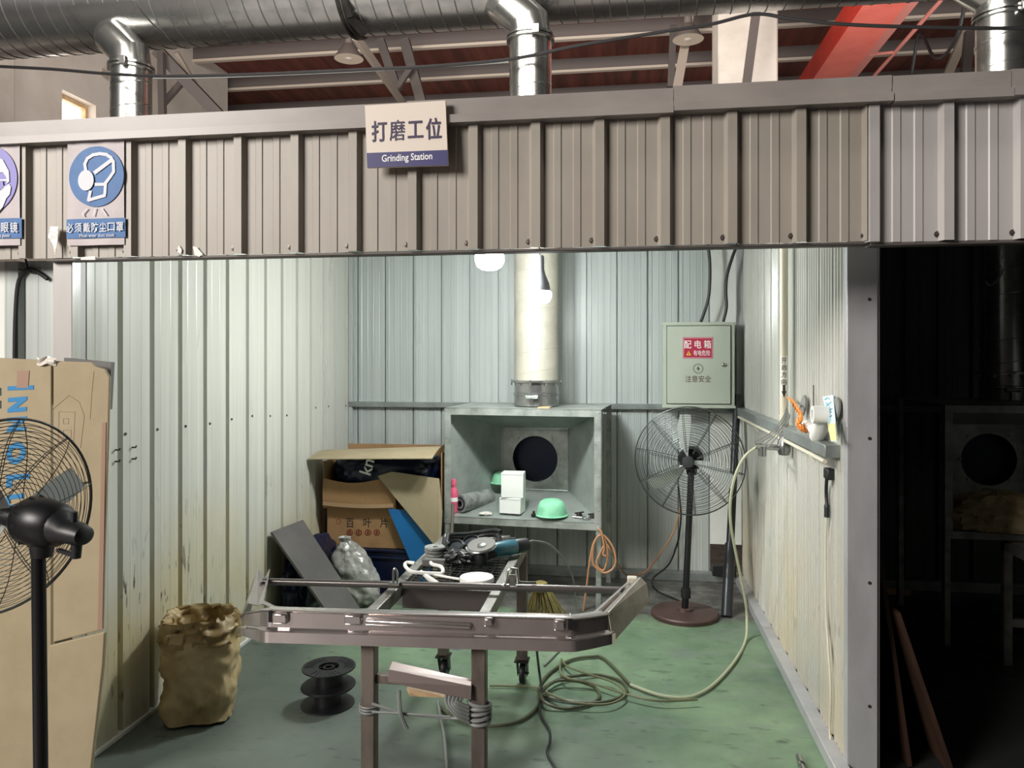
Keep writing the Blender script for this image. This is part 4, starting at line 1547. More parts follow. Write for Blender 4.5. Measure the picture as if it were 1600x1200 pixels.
cx0, cx1 = atY(511, 800, 5.08).x, atY(650, 800, 5.08).x
t = thing('printed_carton', 'brown carton printed with three black characters and red round symbols', 'carton', ((cx0 + cx1) / 2, 5.25, .306))
b = MB()
b.box((cx0, 5.08, .306), (cx1, 5.52, .575))
b.build('carton_body', 'cardboard_warm', t, bevel=.004)
for ch, px in (('百', 547), ('叶', 574), ('片', 600)):
    text('lettering', ch, .072, on(px, 817, 5.079), 'black_ink', t, .056, .004)
for px in (546.5, 560.5, 575, 589):
    q = atY(px, 832, 5.079)
    b = MB()
    b.lathe([(.016, 0), (.022, 0), (.022, .0008), (.016, .0008)], 24, frame(q, *FACE), closed=True)
    b.box((q.x - .006, 5.078, q.z - .010), (q.x + .006, 5.0788, q.z + .010))
    b.build('round_symbol', 'maroon_ink', t, smooth=0)
b = MB()
q = atY(529, 815, 5.079)
b.lathe([(.014, 0), (.017, 0), (.017, .0008), (.014, .0008)], 24, frame(q, (1, 0, 0), (0, 0, .7)), closed=True)
b.build('oval_mark', 'maroon_ink', t, smooth=0)

ox0, ox1 = atY(505, 760, 5.05).x, -1.215
t = thing('open_carton', 'wide open carton with its flap folded out over a navy sack, on the printed carton', 'carton', ((ox0 + ox1) / 2, 5.3, .577))
b = MB()
th = .006
b.box((ox0, 5.54, .577), (ox1, 5.546, .97))
b.box((ox0, 5.056, .577), (ox0 + th, 5.54, .90))
b.box((ox1 - th, 5.056, .577), (ox1, 5.54, .97))
b.box((ox0, 5.056, .577), (ox1, 5.54, .583))
b.build('carton_body', 'cardboard_warm', t, smooth=0)
b = MB()
zt0 = atY(560, 748, 5.05).z
b.sheet(lambda u, v: (ox0 + (ox1 - ox0) * .62 * u, 5.050 - .012 * math.sin(PI * v), .577 + (zt0 - .577 - .03 * math.sin(PI * min(1, u * 1.3))) * v), 14, 6, .006)
b.build('front_panel', 'cardboard_warm', t)
b = MB()
b.sheet(lambda u, v: (ox0 + .002 + (ox1 - ox0) * .6 * u, 5.040 - .01 * (1 - v), .600 + .025 * v - .012 * math.sin(3 * u)), 8, 2, .005)
b.build('folded_edge', 'cardboard_edge', t)
fa, fb_, fc, fd = atY(481, 717, 4.90), atY(675, 716, 4.86), atY(690, 697, 5.15), atY(507, 703, 5.15)
b = MB()
b.sheet(lambda u, v: fa.lerp(fb_, u).lerp(fd.lerp(fc, u), v) + Vector((0, 0, .012 * math.sin(PI * v) * (1 - .3 * u))), 8, 8, .006)
b.build('flap', 'cardboard', t)
sk = thing('navy_sack', 'dark navy sack with white letters sticking out of the open carton', 'sack', (-1.65, 5.25, .6))
sack('sack_body', (-1.655, 5.29, .70), [(.3, .14, 0), (.36, .215, .06), (.375, .225, .13), (.37, .21, .19), (.33, .18, .225), (.22, .10, .24)], 'navy_plastic', '', '', amp=.012, freq=6, seed=5, sq=3, parent=sk)
text('lettering', 'kn', .12, frame(atY(573, 729, 5.045), (.28, .0, 1), (-1, 0, .28)), 'white_ink', sk, .105, .012)

pts = [atY(590, 744, 5.02), atY(612, 737, 5.02), atY(686, 748, 5.02), atY(691, 800, 5.02), Vector((-1.222, 4.98, .02)), Vector((-1.262, 4.98, .02)), atY(677, 850, 5.0)]
b = MB()
b.prism(pts, (0, .006, 0))
for i, p in enumerate(pts):
    pass
tag(b.build('cardboard_sheet', 'cardboard', smooth=0), 'brown cardboard sheet leaning diagonally beside the hood, over the blue board', 'cardboard')
pts = [atY(606, 795, 5.035), atY(632, 797, 5.035), atY(678, 852, 5.035), Vector((-1.25, 5.035, .02)), Vector((-1.33, 5.035, .02))]
b = MB()
b.prism(pts, (0, .005, 0))
tag(b.build('blue_board', 'blue_board', smooth=0), 'bright blue board wedged between the cartons and the diagonal cardboard sheet', 'board')

# ------------------------------------------------------------------ things in the lit hood
def hoodp(x, y, z):
    return MH @ Vector((x, y, z))


HZ = .552
def hz_at(y):
    return HZ + (y - .005) / .56 * (.8915 - .235 - .551)


def hw(px, py, yl):
    """x in the hood for a picture column at hood depth yl"""
    lo, hi = -.6, .6
    for _ in range(40):
        m = (lo + hi) / 2
        p = hoodp(m, yl, .6)
        r = Matrix.Rotation(-TH, 4, 'Z') @ p
        u = 800 + F * r.x / r.y
        if u < px:
            lo = m
        else:
            hi = m
    return (lo + hi) / 2


xb_ = hw(799, 790, .08)
for i, (dx, w, h, lab) in enumerate(((0, .148, .105, 'plain white box on the hood sill, under another white box'), (.008, .150, .165, 'plain white box standing on top of another in the hood'))):
    z0 = hz_at(.13) if i == 0 else hz_at(.13) + .106
    t = thing('white_carton', lab, 'box', hoodp(xb_ + dx, .10, z0), 0, 'white boxes in the hood')
    b = MB()
    b.M = MH @ Matrix.Translation((xb_ + dx, .10, z0)) @ Matrix.Rotation(math.radians(-4 + 9 * i), 4, 'Z')
    b.box((-w / 2, -.05, 0), (w / 2, .07, h))
    b.build('box_body', 'white_box', t, bevel=.004)
    b = MB()
    b.M = MH @ Matrix.Translation((xb_ + dx, .10, z0)) @ Matrix.Rotation(math.radians(-4 + 9 * i), 4, 'Z')
    b.box((-w / 2 + .004, -.0512, h - .012), (w / 2 - .004, -.0495, h - .0105))
    b.build('lid_edge', 'roll_grey', t, smooth=0)


def mask(px, py, yl, z, s, label, tilt):
    x = hw(px, py, yl)
    t = thing('dust_mask', label, 'mask', hoodp(x, yl, z), 0, 'mint dust masks')
    M = MH @ Matrix.Translation((x, yl, z)) @ Matrix.Rotation(tilt, 4, 'X')
    b = MB()
    n = 14
    prof = [(s * (1 - .03 * k - .0035 * k * k) if k < n - 1 else 0.0, s * 1.05 * (k / (n - 1)) ** .8) for k in range(n)]
    prof = [(s, 0), (s * .99, s * .25), (s * .93, s * .6), (s * .8, s * .88), (s * .55, s * 1.04), (s * .25, s * 1.1), (0, s * 1.11)]
    b.lathe(prof, 32, M)
    b.build('shell', 'mint_mask', t, smooth=70)
    b = MB()
    b.lathe([(s, 0), (s * 1.12, -.002), (s * 1.12, .003), (s, .006)], 32, M, closed=True)
    b.build('brim', 'mint_mask', t)


mask(784, 740, .46, hz_at(.46) + .075, .072, 'mint green moulded dust mask hanging beside the round intake', 0)
mask(862, 805, .09, hz_at(.09) + .006, .098, 'mint green moulded dust mask lying on the hood sill', 0)
x = hw(735, 790, .16)
t = thing('abrasive_roll', 'grey abrasive roll lying on its side in the left of the hood', 'roll', hoodp(x, .16, hz_at(.2)))
b = MB()
a0, a1 = hoodp(x - .045, .06, hz_at(.06) + .064), hoodp(x + .085, .33, hz_at(.33) + .066)
d = (a1 - a0).normalized()
Mr = frame(a0, d.cross(Vector((0, 0, 1))), Vector((0, 0, 1)))
L_ = (a1 - a0).length
sg = 1 if (Mr.to_3x3() @ Vector((0, 0, 1))).dot(d) > 0 else -1
b.lathe([(.022, 0), (.060, 0), (.060, sg * L_), (.022, sg * L_)], 32, Mr, closed=True)
b.build('roll_body', 'roll_grey', t)
b = MB()
b.lathe([(.014, -.002 * sg), (.022, -.002 * sg), (.022, sg * L_), (.014, sg * L_)], 24, Mr, closed=True)
b.lathe([(.034, -.002 * sg), (.046, -.002 * sg), (.046, 0.001 * sg), (.034, 0.001 * sg)], 32, Mr, closed=True)
b.build('roll_core', 'black_plastic', t)
x = hw(709, 780, .07)
q = hoodp(x, .07, hz_at(.07))
t = thing('pink_bottle', 'pink plastic bottle standing against the hood side', 'bottle', q)
b = MB()
b.lathe([(0, 0), (.026, 0), (.030, .008), (.030, .13), (.024, .155), (.014, .17), (.014, .18)], 24, Matrix.Translation(q))
b.build('bottle_body', 'pink_bottle', t)
b = MB()
b.lathe([(.0165, .178), (.017, .18), (.017, .21), (.012, .225), (0, .227)], 20, Matrix.Translation(q))
b.build('cap', 'pink_bottle', t)
b = MB()
b.lathe([(.0305, .075), (.0308, .078), (.0308, .10), (.0305, .103)], 24, Matrix.Translation(q))
b.build('band', 'white_ink', t)
# odds and ends on the sill
for px, yl, kind, lab, m in ((760, .05, 'crumpled_paper', 'small white crumpled paper scrap beside the abrasive roll', 'scrap_white'), (834, .06, 'nozzle', 'small dark nozzle between the white boxes and the mint mask', 'dark_steel')):
    q = hoodp(hw(px, 800, yl), yl, hz_at(yl) + .003)
    if kind == 'nozzle':
        b = MB()
        b.lathe([(0, 0), (.018, 0), (.018, .014), (.008, .02), (.008, .034), (0, .036)], 14, Matrix.Translation(q))
        tag(b.build(kind, m), lab, 'nozzle')
    else:
        sack(kind, q, [(.035, .02, 0), (.045, .03, .008), (.03, .02, .016), (.012, .01, .02)], m, lab, 'paper', amp=.008, freq=30)
for k, (px, yl, r1, lab) in enumerate(((905, .10, .02, 'dark wing nut lying at the hood corner beside the mask'), (916, .06, .024, 'chrome spanner head lying at the hood corner'), (926, .09, .02, 'black clip at the far end of the hood sill'))):
    q = hoodp(hw(px, 805, yl), yl, hz_at(yl) + .004)
    b = MB()
    if k == 1:
        b.tube([q + Vector((r1 * math.cos(a), r1 * math.sin(a) * .8, .006)) for a in [PI * .2 + 1.7 * PI * i / 16 for i in range(17)]], .006, 8)
        b.tube([q + Vector((-.02, 0, .006)), q + Vector((-.09, .015, .008))], .006, 8)
    else:
        b.lathe([(0, 0), (r1, 0), (r1 * .8, .02), (0, .024)], 12, Matrix.Translation(q))
        b.bar(q + Vector((-.03, 0, .016)), q + Vector((.03, .01, .024)), .012, .008)
    tag(b.build(('wing_nut', 'spanner', 'clip')[k], ('dark_steel', 'galv_bright', 'black_plastic')[k]), lab, ('nut', 'spanner', 'clip')[k])
q0, q1, q2 = atY(843, 637, 5.14), atY(872, 637, 5.14), atY(870, 634, 5.2)
b = MB()
b.prism([hoodp(-.05 + .15, .06, 1.279), hoodp(.03 + .15, .055, 1.279), hoodp(.03 + .15, .12, 1.282), hoodp(-.02 + .15, .12, 1.281)], (0, 0, .008))
tag(b.build('paper_scrap', 'wood_light', smooth=0), 'small tan paper scrap lying on the roof of the lit hood', 'paper')
b = MB()
s0, s1 = atY(700, 872, 4.80), atY(708, 787, 4.955)
s0.z = .02
b.tube([s0, s0.lerp(s1, .6), s1], [.011, .011, .012], 12)
tag(b.build('stick', 'rusty_brown'), 'thin brown metal stick leaning on the lower corner of the lit hood', 'stick')


# ------------------------------------------------------------------ work cart
TX0, TX1, TY0, TY1, TZ = -.915, -.470, 2.585, 3.80, .705
t = thing('work_cart', 'steel work cart with mesh top on caster legs carrying the shiny bumper', 'work cart', ((TX0 + TX1) / 2, (TY0 + TY1) / 2, 0))
cart = t
b = MB()
for x in (TX0, TX1 - .04):
    b.box((x, TY0, TZ - .05), (x + .04, TY1, TZ))
for y in (TY0, TY1 - .04):
    b.box((TX0 + .04, y, TZ - .05), (TX1 - .04, y + .04, TZ))
b.build('top_frame', 'cart_steel', t, bevel=.003)
b = MB()
n = 0
for k in range(20):
    y = 3.00 + (TY1 - 3.05) * k / 19
    b.tube([(TX0 + .03, y, TZ - .016), (TX1 - .03, y, TZ - .016)], .003, 4)
for k in range(11):
    x = TX0 + .05 + (TX1 - TX0 - .1) * k / 10
    b.tube([(x, 2.985, TZ - .011), (x, TY1 - .03, TZ - .011)], .003, 4)
b.build('mesh_top', 'mesh_dark', t, smooth=0)
b = MB()
b.box((TX0 + .04, 2.965, TZ - .095), (TX1 - .04, 2.985, TZ - .012))
b.build('cross_panel', 'tube_grey', t, bevel=.003)
for x, y, hgt in ((TX0 + .025, TY0 + .03, .13), (TX1 - .025, TY0 + .03, .13), (TX0 + .025, TY1 - .06, .13), (TX1 - .025, TY1 - .06, .13)):
    b = MB()
    b.box((x - .025, y - .025, hgt), (x + .025, y + .025, TZ - .05))
    lg = b.build('leg', 'rusty_brown', t, bevel=.004)
    b = MB()
    b.box((x - .035, y - .035, hgt - .008), (x + .035, y + .035, hgt))
    for s in (-1, 1):
        b.prism([(x + s * .022, y - .03, hgt - .006), (x + s * .022, y + .03, hgt - .006), (x + s * .022, y + .05, .05), (x + s * .022, y + .015, .04)], (s * .004, 0, 0))
    b.cyl((x - .03, y + .03, .052), (x + .03, y + .03, .052), .006, seg=8)
    cs = b.build('caster', 'dark_steel', t)
    b = MB()
    Mw = Matrix.Translation((x, y + .03, .052)) @ Matrix.Rotation(PI / 2, 4, 'Y')
    b.lathe([(.012, -.014), (.048, -.014), (.052, -.008), (.052, .008), (.048, .014), (.012, .014)], 28, Mw, closed=True)
    b.build('wheel', 'black_plastic', cs)
b = MB()
zc = .475
b.box((TX0 + .05, TY0 + .022, zc - .016), (TX1 - .05, TY0 + .048, zc + .016))
b.build('cross_bar', 'rusty_brown', t, bevel=.003)
b = MB()
b.prism([(TX1 - .3, TY1 - .02, TZ - .05), (TX1 - .04, TY1 - .02, TZ - .05), (TX1 - .04, TY1 - .02, TZ - .2)], (0, .004, 0))
b.build('gusset', 'cart_steel', t, smooth=0)

# wire tied round the cart legs
lx, ly = TX1 - .025, TY0 + .03
b = MB()
for k in range(5):
    z = .355 + .014 * k
    b.tube([(lx + .038 * math.cos(a), ly + .036 * math.sin(a), z + .006 * math.sin(a + k)) for a in [2 * PI * i / 20 for i in range(20)]], .0065, 6, closed=True)
for k in range(5):
    b.tube(spline([(lx - .03, ly - .037, .36 + .013 * k), (lx - .07, ly - .05, .385 + .012 * k), (lx - .11 + .012 * k, ly - .04, .43), (lx - .10 + .014 * k, ly, .462)], 6), .006, 6)
tag(b.build('wire_bundle', 'cable_grey'), 'grey wire wound many times round the cart leg at the tilted metal channel', 'wire')
b = MB()
lx2 = TX0 + .025
for k in range(3):
    b.tube([(lx2 + .034 * math.cos(a), ly + .034 * math.sin(a), .362 + .010 * k) for a in [2 * PI * i / 16 for i in range(16)]], .004, 5, closed=True)
b.tube(spline([(lx2 + .02, ly - .035, .40), (lx2 + .08, ly - .034, .385), (lx2 + .14, ly - .032, .370), (lx2 + .2, ly - .03, .368), (lx2 + .30, ly - .03, .366), (lx - .04, ly - .036, .372)], 8), .005, 6)
b.tube(spline([(lx2 + .02, ly - .036, .372), (lx2 + .1, ly - .036, .374), (lx2 + .2, ly - .036, .374), (lx2 + .3, ly - .032, .372)], 8), .004, 6)
b.tube(spline([(lx2 + .115, ly - .028, .45), (lx2 + .125, ly - .05, .40), (lx2 + .135, ly - .05, .36), (lx2 + .15, ly - .045, .325)], 8), .007, 6)
tag(b.build('tie_wire', 'cable_grey'), 'twisted tie wire stretched between the two front cart legs', 'wire')
# metal channel resting on the cross bar, with a wooden wedge under it
v = [atY(613, 1033, 2.64), atY(740, 1062, 2.62), atY(737, 1072, 2.575), atY(607, 1046, 2.585), atY(606, 1066, 2.575), atY(736, 1094, 2.57)]
t = thing('metal_channel', 'bent sheet metal channel tilted on the cart cross bar', 'metal profile', v[5])
b = MB()
b.prism([v[0], v[1], v[2], v[3]], (0, .002, -.003))
b.prism([v[3], v[2], v[5], v[4]], (0, .003, 0))
b.build('channel_sheet', 'channel_pink', t, smooth=0, bevel=.001)
b = MB()
b.prism([atY(635, 1076, 2.63), atY(700, 1090, 2.63), atY(640, 1088, 2.63)], (0, .07, 0))
tag(b.build('wooden_wedge', 'wood_light', smooth=0), 'pale wooden wedge poking out under the tilted metal channel', 'wedge')

# ------------------------------------------------------------------ the bumper on the cart
t = thing('bumper', 'polished steel truck bumper with angled ends lying across the cart', 'bumper', (-.68, 2.7, .62))
ST = [(376, 964, 988, 2.66), (382, 957, 992, 2.63), (411, 951.5, 1002, 2.555), (417, 951.5, 1003, 2.545), (440, 953, 1003.5, 2.545), (560, 956.5, 1007.5, 2.545), (700, 960, 1012, 2.545),
      (840, 963.5, 1016, 2.545), (892, 965, 1017.5, 2.545), (898, 965, 1017, 2.55), (920, 962.5, 1013, 2.58), (951, 957.5, 1006, 2.63), (957, 958.5, 1003, 2.655)]
PR = [(-.02, .035), (0, .002), (.03, -.004), (.10, .004), (.56, .004), (.64, -.006), (.66, -.012), (.99, -.012), (1.0, -.008), (1.0, .03)]


def st(u):
    q = u * (len(ST) - 1)
    i = min(int(q), len(ST) - 2)
    f = q - i
    return [ST[i][k] * (1 - f) + ST[i + 1][k] * f for k in range(4)]


def bump_pt(u, v):
    x, y0, y1, Y = st(u)
    A, B = atY(x, y0, Y), atY(x, y1, Y)
    q = v * (len(PR) - 1)
    i = min(int(q), len(PR) - 2)
    f = q - i
    h = PR[i][0] * (1 - f) + PR[i + 1][0] * f
    dd = PR[i][1] * (1 - f) + PR[i + 1][1] * f
    e0, e1 = st(max(0, u - .03)), st(min(1, u + .03))
    tn = atY(e1[0], e1[1], e1[3]) - atY(e0[0], e0[1], e0[3])
    nn = Vector((-tn.y, tn.x, 0)).normalized()
    if nn.y < 0:
        nn = -nn
    return A.lerp(B, max(0, h)) + nn * dd


b = MB()
b.sheet(bump_pt, (len(ST) - 1) * 4, (len(PR) - 1) * 2, -.0025)
b.build('front_beam', 'stainless', t, smooth=35)
for x0, x1, y0, y1, dy in ((427, 451, 956, 974, .018), (538, 566, 959, 977, .012), (571, 738, 966, 984, .016), (757, 772, 963, 978, .022), (866, 884, 966, 985, .020)):
    b = MB()
    A, B = atY(x0, y0, 2.545), atY(x1, y1, 2.545)
    b.box((A.x, 2.549 - dy, B.z), (B.x, 2.552, A.z))
    b.build('raised_pad', 'stainless', t, bevel=.007)
b = MB()
A, B = atY(888, 966, 2.545), atY(893, 984, 2.545)
b.box((A.x, 2.541, B.z), (B.x + .004, 2.553, A.z))
A, B = atY(420, 955, 2.545), atY(425, 972, 2.545)
b.box((A.x, 2.541, B.z), (B.x, 2.553, A.z))
b.build('slot', 'black_metal', t, smooth=0)
# side arms
for nm, outer, m in (('end_plate', [(951, 957, 2.63), (1001, 902, 2.95), (1010, 911, 2.95), (1015, 924, 2.95), (1015, 939, 2.94), (958, 1004, 2.65)], 'dusty_plate'),
                     ('end_plate', [(387, 942, 2.66), (402, 888, 2.94), (400, 926, 2.94), (378, 990, 2.66), (376, 964, 2.66)], 'stainless_dull')):
    b = MB()
    b.prism([atY(*q) for q in outer], (-.003 if m == 'dusty_plate' else .003, 0, 0))
    b.build(nm, m, t, smooth=0)
b = MB()
b.prism([atY(386, 942, 2.66), atY(403, 888, 2.94), atY(414, 902, 2.93), atY(402, 946, 2.66)], (.001, .001, -.003))
b.prism([atY(402, 946, 2.66), atY(414, 902, 2.93), atY(421, 889, 2.94), atY(411, 944, 2.66)], (.003, .001, -.001))
b.prism([atY(409, 943, 2.66), atY(412, 938, 2.69), atY(441, 952, 2.575), atY(438, 955, 2.56)], (0, 0, -.004))
b.build('end_channel', 'stainless', t, smooth=0)
b = MB()
b.prism([atY(951, 957, 2.63), atY(1001, 902, 2.95), atY(996, 902, 2.95), atY(942, 957, 2.63)], (0, 0, -.003))
b.prism([atY(932, 957, 2.63), atY(983, 909, 2.95), atY(980, 909, 2.95), atY(926, 957, 2.63)], (0, 0, -.02))
b.prism([atY(926, 957, 2.63), atY(980, 910, 2.95), atY(996, 910, 2.95), atY(942, 957, 2.63)], (0, 0, -.003))
for o_ in b.v[-8:]:
    o_.z -= .03
b.build('end_channel', 'stainless', t, smooth=0)
b = MB()
A, B = atY(980, 902, 2.93), atY(996, 912, 2.93)
b.box((A.x, 2.92, B.z), (B.x, 2.96, A.z))
b.build('end_block', 'dusty_plate', t, bevel=.005)
b = MB()
b.tube([atY(412, 908.5, 2.88), atY(600, 913, 2.885), atY(800, 918, 2.89), atY(978, 922.5, 2.895)], .0135, 16)
b.build('rear_tube', 'tube_grey', t)
for c, w in (((617, 898), 1), ((800, 899), 2)):
    b = MB()
    A = atY(c[0], c[1] + 14, 2.87)
    if w == 1:
        b.tube(spline([A + Vector((-.006, 0, 0)), A + Vector((-.006, 0, .045)), A + Vector((0, 0, .058)), A + Vector((.010, 0, .04)), A + Vector((.008, 0, 0))], 6), .0045, 8)
        b.box((A.x - .02, A.y - .012, A.z - .004), (A.x + .02, A.y + .015, A.z + .006))
    else:
        b.tube([A + Vector((-.035, 0, -.004)), A + Vector((-.022, 0, .006)), A + Vector((-.016, 0, .052)), A + Vector((-.004, 0, .060)), A + Vector((.018, .004, .058)), A + Vector((.022, .004, .004))], .006, 8)
        b.box((A.x - .010, A.y - .006, A.z - .002), (A.x + .014, A.y, A.z + .038))
        b.tube([A + Vector((.02, .01, .006)), A + Vector((.05, .015, .004)), A + Vector((.09, .02, .004))], .005, 6)
    b.build('clip', 'galv_bright', t)

# ------------------------------------------------------------------ tools on the cart
z0 = TZ - .004
p = atZ(757, 880, z0)
t = thing('angle_grinder', 'teal angle grinder lying with its round wheel facing up on the cart', 'angle grinder', p)
h = p + Vector((0, 0, .05))
e = atZ(822, 851, z0 + .045)
d = (e - h).normalized()
b = MB()
L_ = (e - h).length
b.tube([h + d * .03, h + d * .06, h + d * .17, h + d * .175], [.026, .034, .034, .03], 20)
b.build('motor_housing', 'teal_tool', t)
b = MB()
b.tube([h + d * .17, h + d * .18, h + d * L_, h + d * (L_ + .01)], [.030, .034, .031, .02], 20)
b.build('handle', 'black_plastic', t)
b = MB()
b.tube([h - d * .02 + Vector((0, 0, -.048)), h - d * .018 + Vector((0, 0, -.01)), h - d * .015 + Vector((0, 0, .024))], [.026, .034, .022], 16)
b.tube([h - d * .02 + Vector((0, 0, -.022)), h + d * .05 + Vector((0, 0, -.004))], [.026, .030], 16)
b.build('gear_head', 'black_metal', t)
nv = Vector((-.10, -.28, 1)).normalized()
hc = h - d * .015 + Vector((0, 0, .028))
Mg = frame(hc, nv.cross(Vector((0, 1, 0))), nv.cross(nv.cross(Vector((0, 1, 0)))))
sg = 1 if (Mg.to_3x3() @ Vector((0, 0, 1))).dot(nv) > 0 else -1
b = MB()
b.lathe([(.016, sg * .004), (.03, sg * .002), (.062, sg * .010), (.062, sg * .004), (.03, sg * -.004), (.016, sg * -.002)], 40, Mg, closed=True)
b.build('grinding_wheel', 'abrasive', t)
b = MB()
b.lathe([(0, sg * .012), (.010, sg * .012), (.019, sg * .008), (.019, sg * .002), (0, sg * .002)], 16, Mg)
b.build('clamp_nut', 'galv_bright', t)
b = MB()
b.tube([Mg @ Vector((.068 * math.cos(a), .068 * math.sin(a), sg * .004)) for a in [PI * .05 + PI * .9 * i / 20 + math.atan2(0, 1) for i in range(21)]], .004, 6)
b.build('guard', 'galv_bright', t)
b = MB()
a0 = e + d * .01
b.tube(spline([a0, atY(834, 845, a0.y + .03), atY(858, 851, 3.75), atY(878, 870, 3.95), atY(893, 897, 4.1), atY(898, 925, 4.2), atZ(900, 985, .01), atZ(880, 1010, .008), atZ(850, 1040, .008)], 8), .0055, 6)
tag(b.build('cable', 'cable_grey'), 'grey flex arching from the angle grinder over the cart edge to the floor', 'cable')

p = atZ(738, 866, z0)
t = thing('goggles', 'black goggles with round dark lenses and a thick strap lying on the cart', 'goggles', p)
b = MB()
lp = []
for i in range(28):
    a = 2 * PI * i / 28
    lp.append(p + Vector((.125 * math.cos(a), .15 * math.sin(a), .028 + .03 * math.sin(a * 2 + .6) * .5 + .03 * (math.sin(a) > 0))))
b.tube(lp, .013, 8, closed=True)
b.tube([q + Vector((.012, -.01, .022)) for q in lp[2:18]], .009, 8)
b.tube([q + Vector((-.008, .015, .012)) for q in lp[12:27]], .010, 8)
b.build('strap', 'leather_black', t)
for px, py, r in ((713, 860, .040), (738, 853, .042)):
    q = atZ(px, py, z0 + .035)
    Ml = frame(q, (1, 0, .1), (0, .85, .5))
    b = MB()
    b.lathe([(r * .8, 0.0), (r, 0), (r, .03), (r * .85, .034), (r * .78, .026)], 24, Ml, closed=True)
    cup = b.build('lens_cup', 'leather_black', t)
    b = MB()
    b.lathe([(0, .028), (r * .8, .026), (r * .8, .02), (0, .02)], 24, Ml)
    b.build('lens', 'lens_dark', cup)
q = atZ(700, 872, z0)
sack('leather_glove', atZ(715, 878, z0), [(.05, .03, 0), (.075, .05, .012), (.07, .045, .035), (.03, .02, .05)], 'leather_black', 'dark crumpled work glove under the goggles on the cart', 'glove', amp=.012, freq=25, seed=3)
for px, py, zz, r, lab, m in ((774, 858, .012, .085, 'wide dark backing pad lying behind the angle grinder', 'leather_black'),):
    q = atZ(px, py, z0)
    b = MB()
    b.lathe([(0, .0), (r, .0), (r, .02), (r * .9, .035), (r * .3, .045), (0, .045)], 32, Matrix.Translation(q))
    tag(b.build('backing_pad', m), lab, 'pad')
q = atZ(681, 872, z0)
labs = ('bottom flap disc of the stack at the cart edge', 'second flap disc from the bottom of the stack at the cart edge', 'third flap disc from the bottom of the stack at the cart edge', 'topmost flap disc of the stack at the cart edge')
for k in range(4):
    b = MB()
    c = q + Vector((.004 * math.sin(k * 2), .004 * math.cos(k * 3), .0145 * k))
    b.lathe([(.012, 0), (.048, 0), (.05, .004), (.048, .011), (.03, .013), (.012, .010)], 28, Matrix.Translation(c), closed=True)
    tag(b.build('flap_disc', 'roll_grey' if k % 2 else 'abrasive'), labs[k], 'disc', 'flap discs on the cart')
q = atZ(678, 884, z0)
b = MB()
b.box((q.x - .05, q.y - .015, z0), (q.x + .05, q.y + .015, z0 + .03))
tag(b.build('steel_block', 'plank_grey', bevel=.003), 'flat grey steel block lying in front of the flap discs', 'block')
q = atZ(745, 908, z0)
b = MB()
b.lathe([(0, .020), (.060, .021), (.068, .019), (.070, .014), (.070, 0), (.066, 0), (.066, .012), (0, .012)], 40, Matrix.Translation(q))
tag(b.build('lid', 'white_plastic'), 'round white plastic lid lying on the cart mesh in front of the grinder', 'lid')
t = thing('locking_clamp', 'white painted clamp with curved jaws lying on the cart edge', 'clamp', atZ(665, 897, z0))
b = MB()
b.tube(spline([atZ(648, 880, z0 + .05), atZ(636, 879, z0 + .05), atZ(633, 884, z0 + .045), atZ(642, 893, z0 + .035), atZ(655, 895, z0 + .03), atZ(675, 896, z0 + .025), atZ(690, 896, z0 + .025), atZ(692, 890, z0 + .03), atZ(688, 885, z0 + .034), atZ(676, 882, z0 + .036), atZ(673, 879, z0 + .036)], 6), .0075, 8)
b.build('jaw', 'white_plastic', t)
b = MB()
b.tube([atZ(658, 893, z0 + .02), atZ(672, 905, z0 + .018), atZ(684, 912, z0 + .012)], [.007, .011, .009], 8)
b.tube([atZ(676, 897, z0 + .022), atZ(700, 902, z0 + .016), atZ(718, 905, z0 + .012)], [.006, .005, .005], 8)
b.build('handle', 'white_plastic', t)
for k, (px, py, lab) in enumerate(((781, 842, 'small chrome bracket lying at the back edge of the cart'), (790, 845, 'small dark fitting with a shiny edge at the back edge of the cart'))):
    q = atZ(px, py, z0)
    b = MB()
    b.bar(q + Vector((-.05, 0, .012)), q + Vector((.05, -.02, .016)), .03, .008)
    b.lathe([(0, 0), (.022, 0), (.022, .012), (.012, .018), (0, .018)], 14, Matrix.Translation(q + Vector((.015, -.03, .0))))
    tag(b.build(('bracket', 'fitting')[k], ('galv_bright', 'dark_steel')[k]), lab, ('bracket', 'fitting')[k])

# ------------------------------------------------------------------ cables and hoses
b = MB()
P = lambda x, y, Y=4.93: atY(x, y, Y)
b.tube(spline([P(910, 962, 4.9), P(916, 920), P(921, 880), P(927, 850), P(937, 836), P(947, 840), P(958, 856), P(962, 876), P(957, 889), P(945, 895), P(934, 889), P(926, 878), P(928, 850), P(938, 836), P(946, 846), P(949, 870), P(944, 890),
               P(936, 888), P(932, 878), P(938, 864), P(946, 850), P(955, 862, 4.95), P(965, 880, 5.1), P(975, 895, 5.3), P(985, 899, 5.5), P(1000, 897, 5.6), P(1012, 890, 5.62), P(1035, 860, 5.62), P(1053, 830, 5.62), P(1060, 805, 5.60), P(1063, 790, 5.60)], 8), .0065, 6)
b.tube(spline([P(934, 826, 4.915), P(939, 830, 4.91), P(942, 842, 4.91), P(944, 858, 4.91), P(942, 866, 4.91), P(947, 869, 4.91)], 6), .006, 6)
tag(b.build('cable', 'cable_orange'), 'orange cable coiled on the corner of the lit hood and trailing to the standing fan', 'cable')
b = MB()
b.tube(spline([atY(1060, 760, fb.y + .1), atY(1064, 800, fb.y + .1), atY(1062, 830, 5.1), atY(1058, 850, 5.2), atY(1045, 882, 5.3), atY(1022, 902, 5.35), atY(1020, 915, 5.3), atZ(1030, 925, .01), atZ(1055, 936, .01), atZ(1074, 944, .04)], 8), .006, 6)
tag(b.build('cable', 'cable_black'), 'black flex drooping from the standing fan to its round base', 'cable')
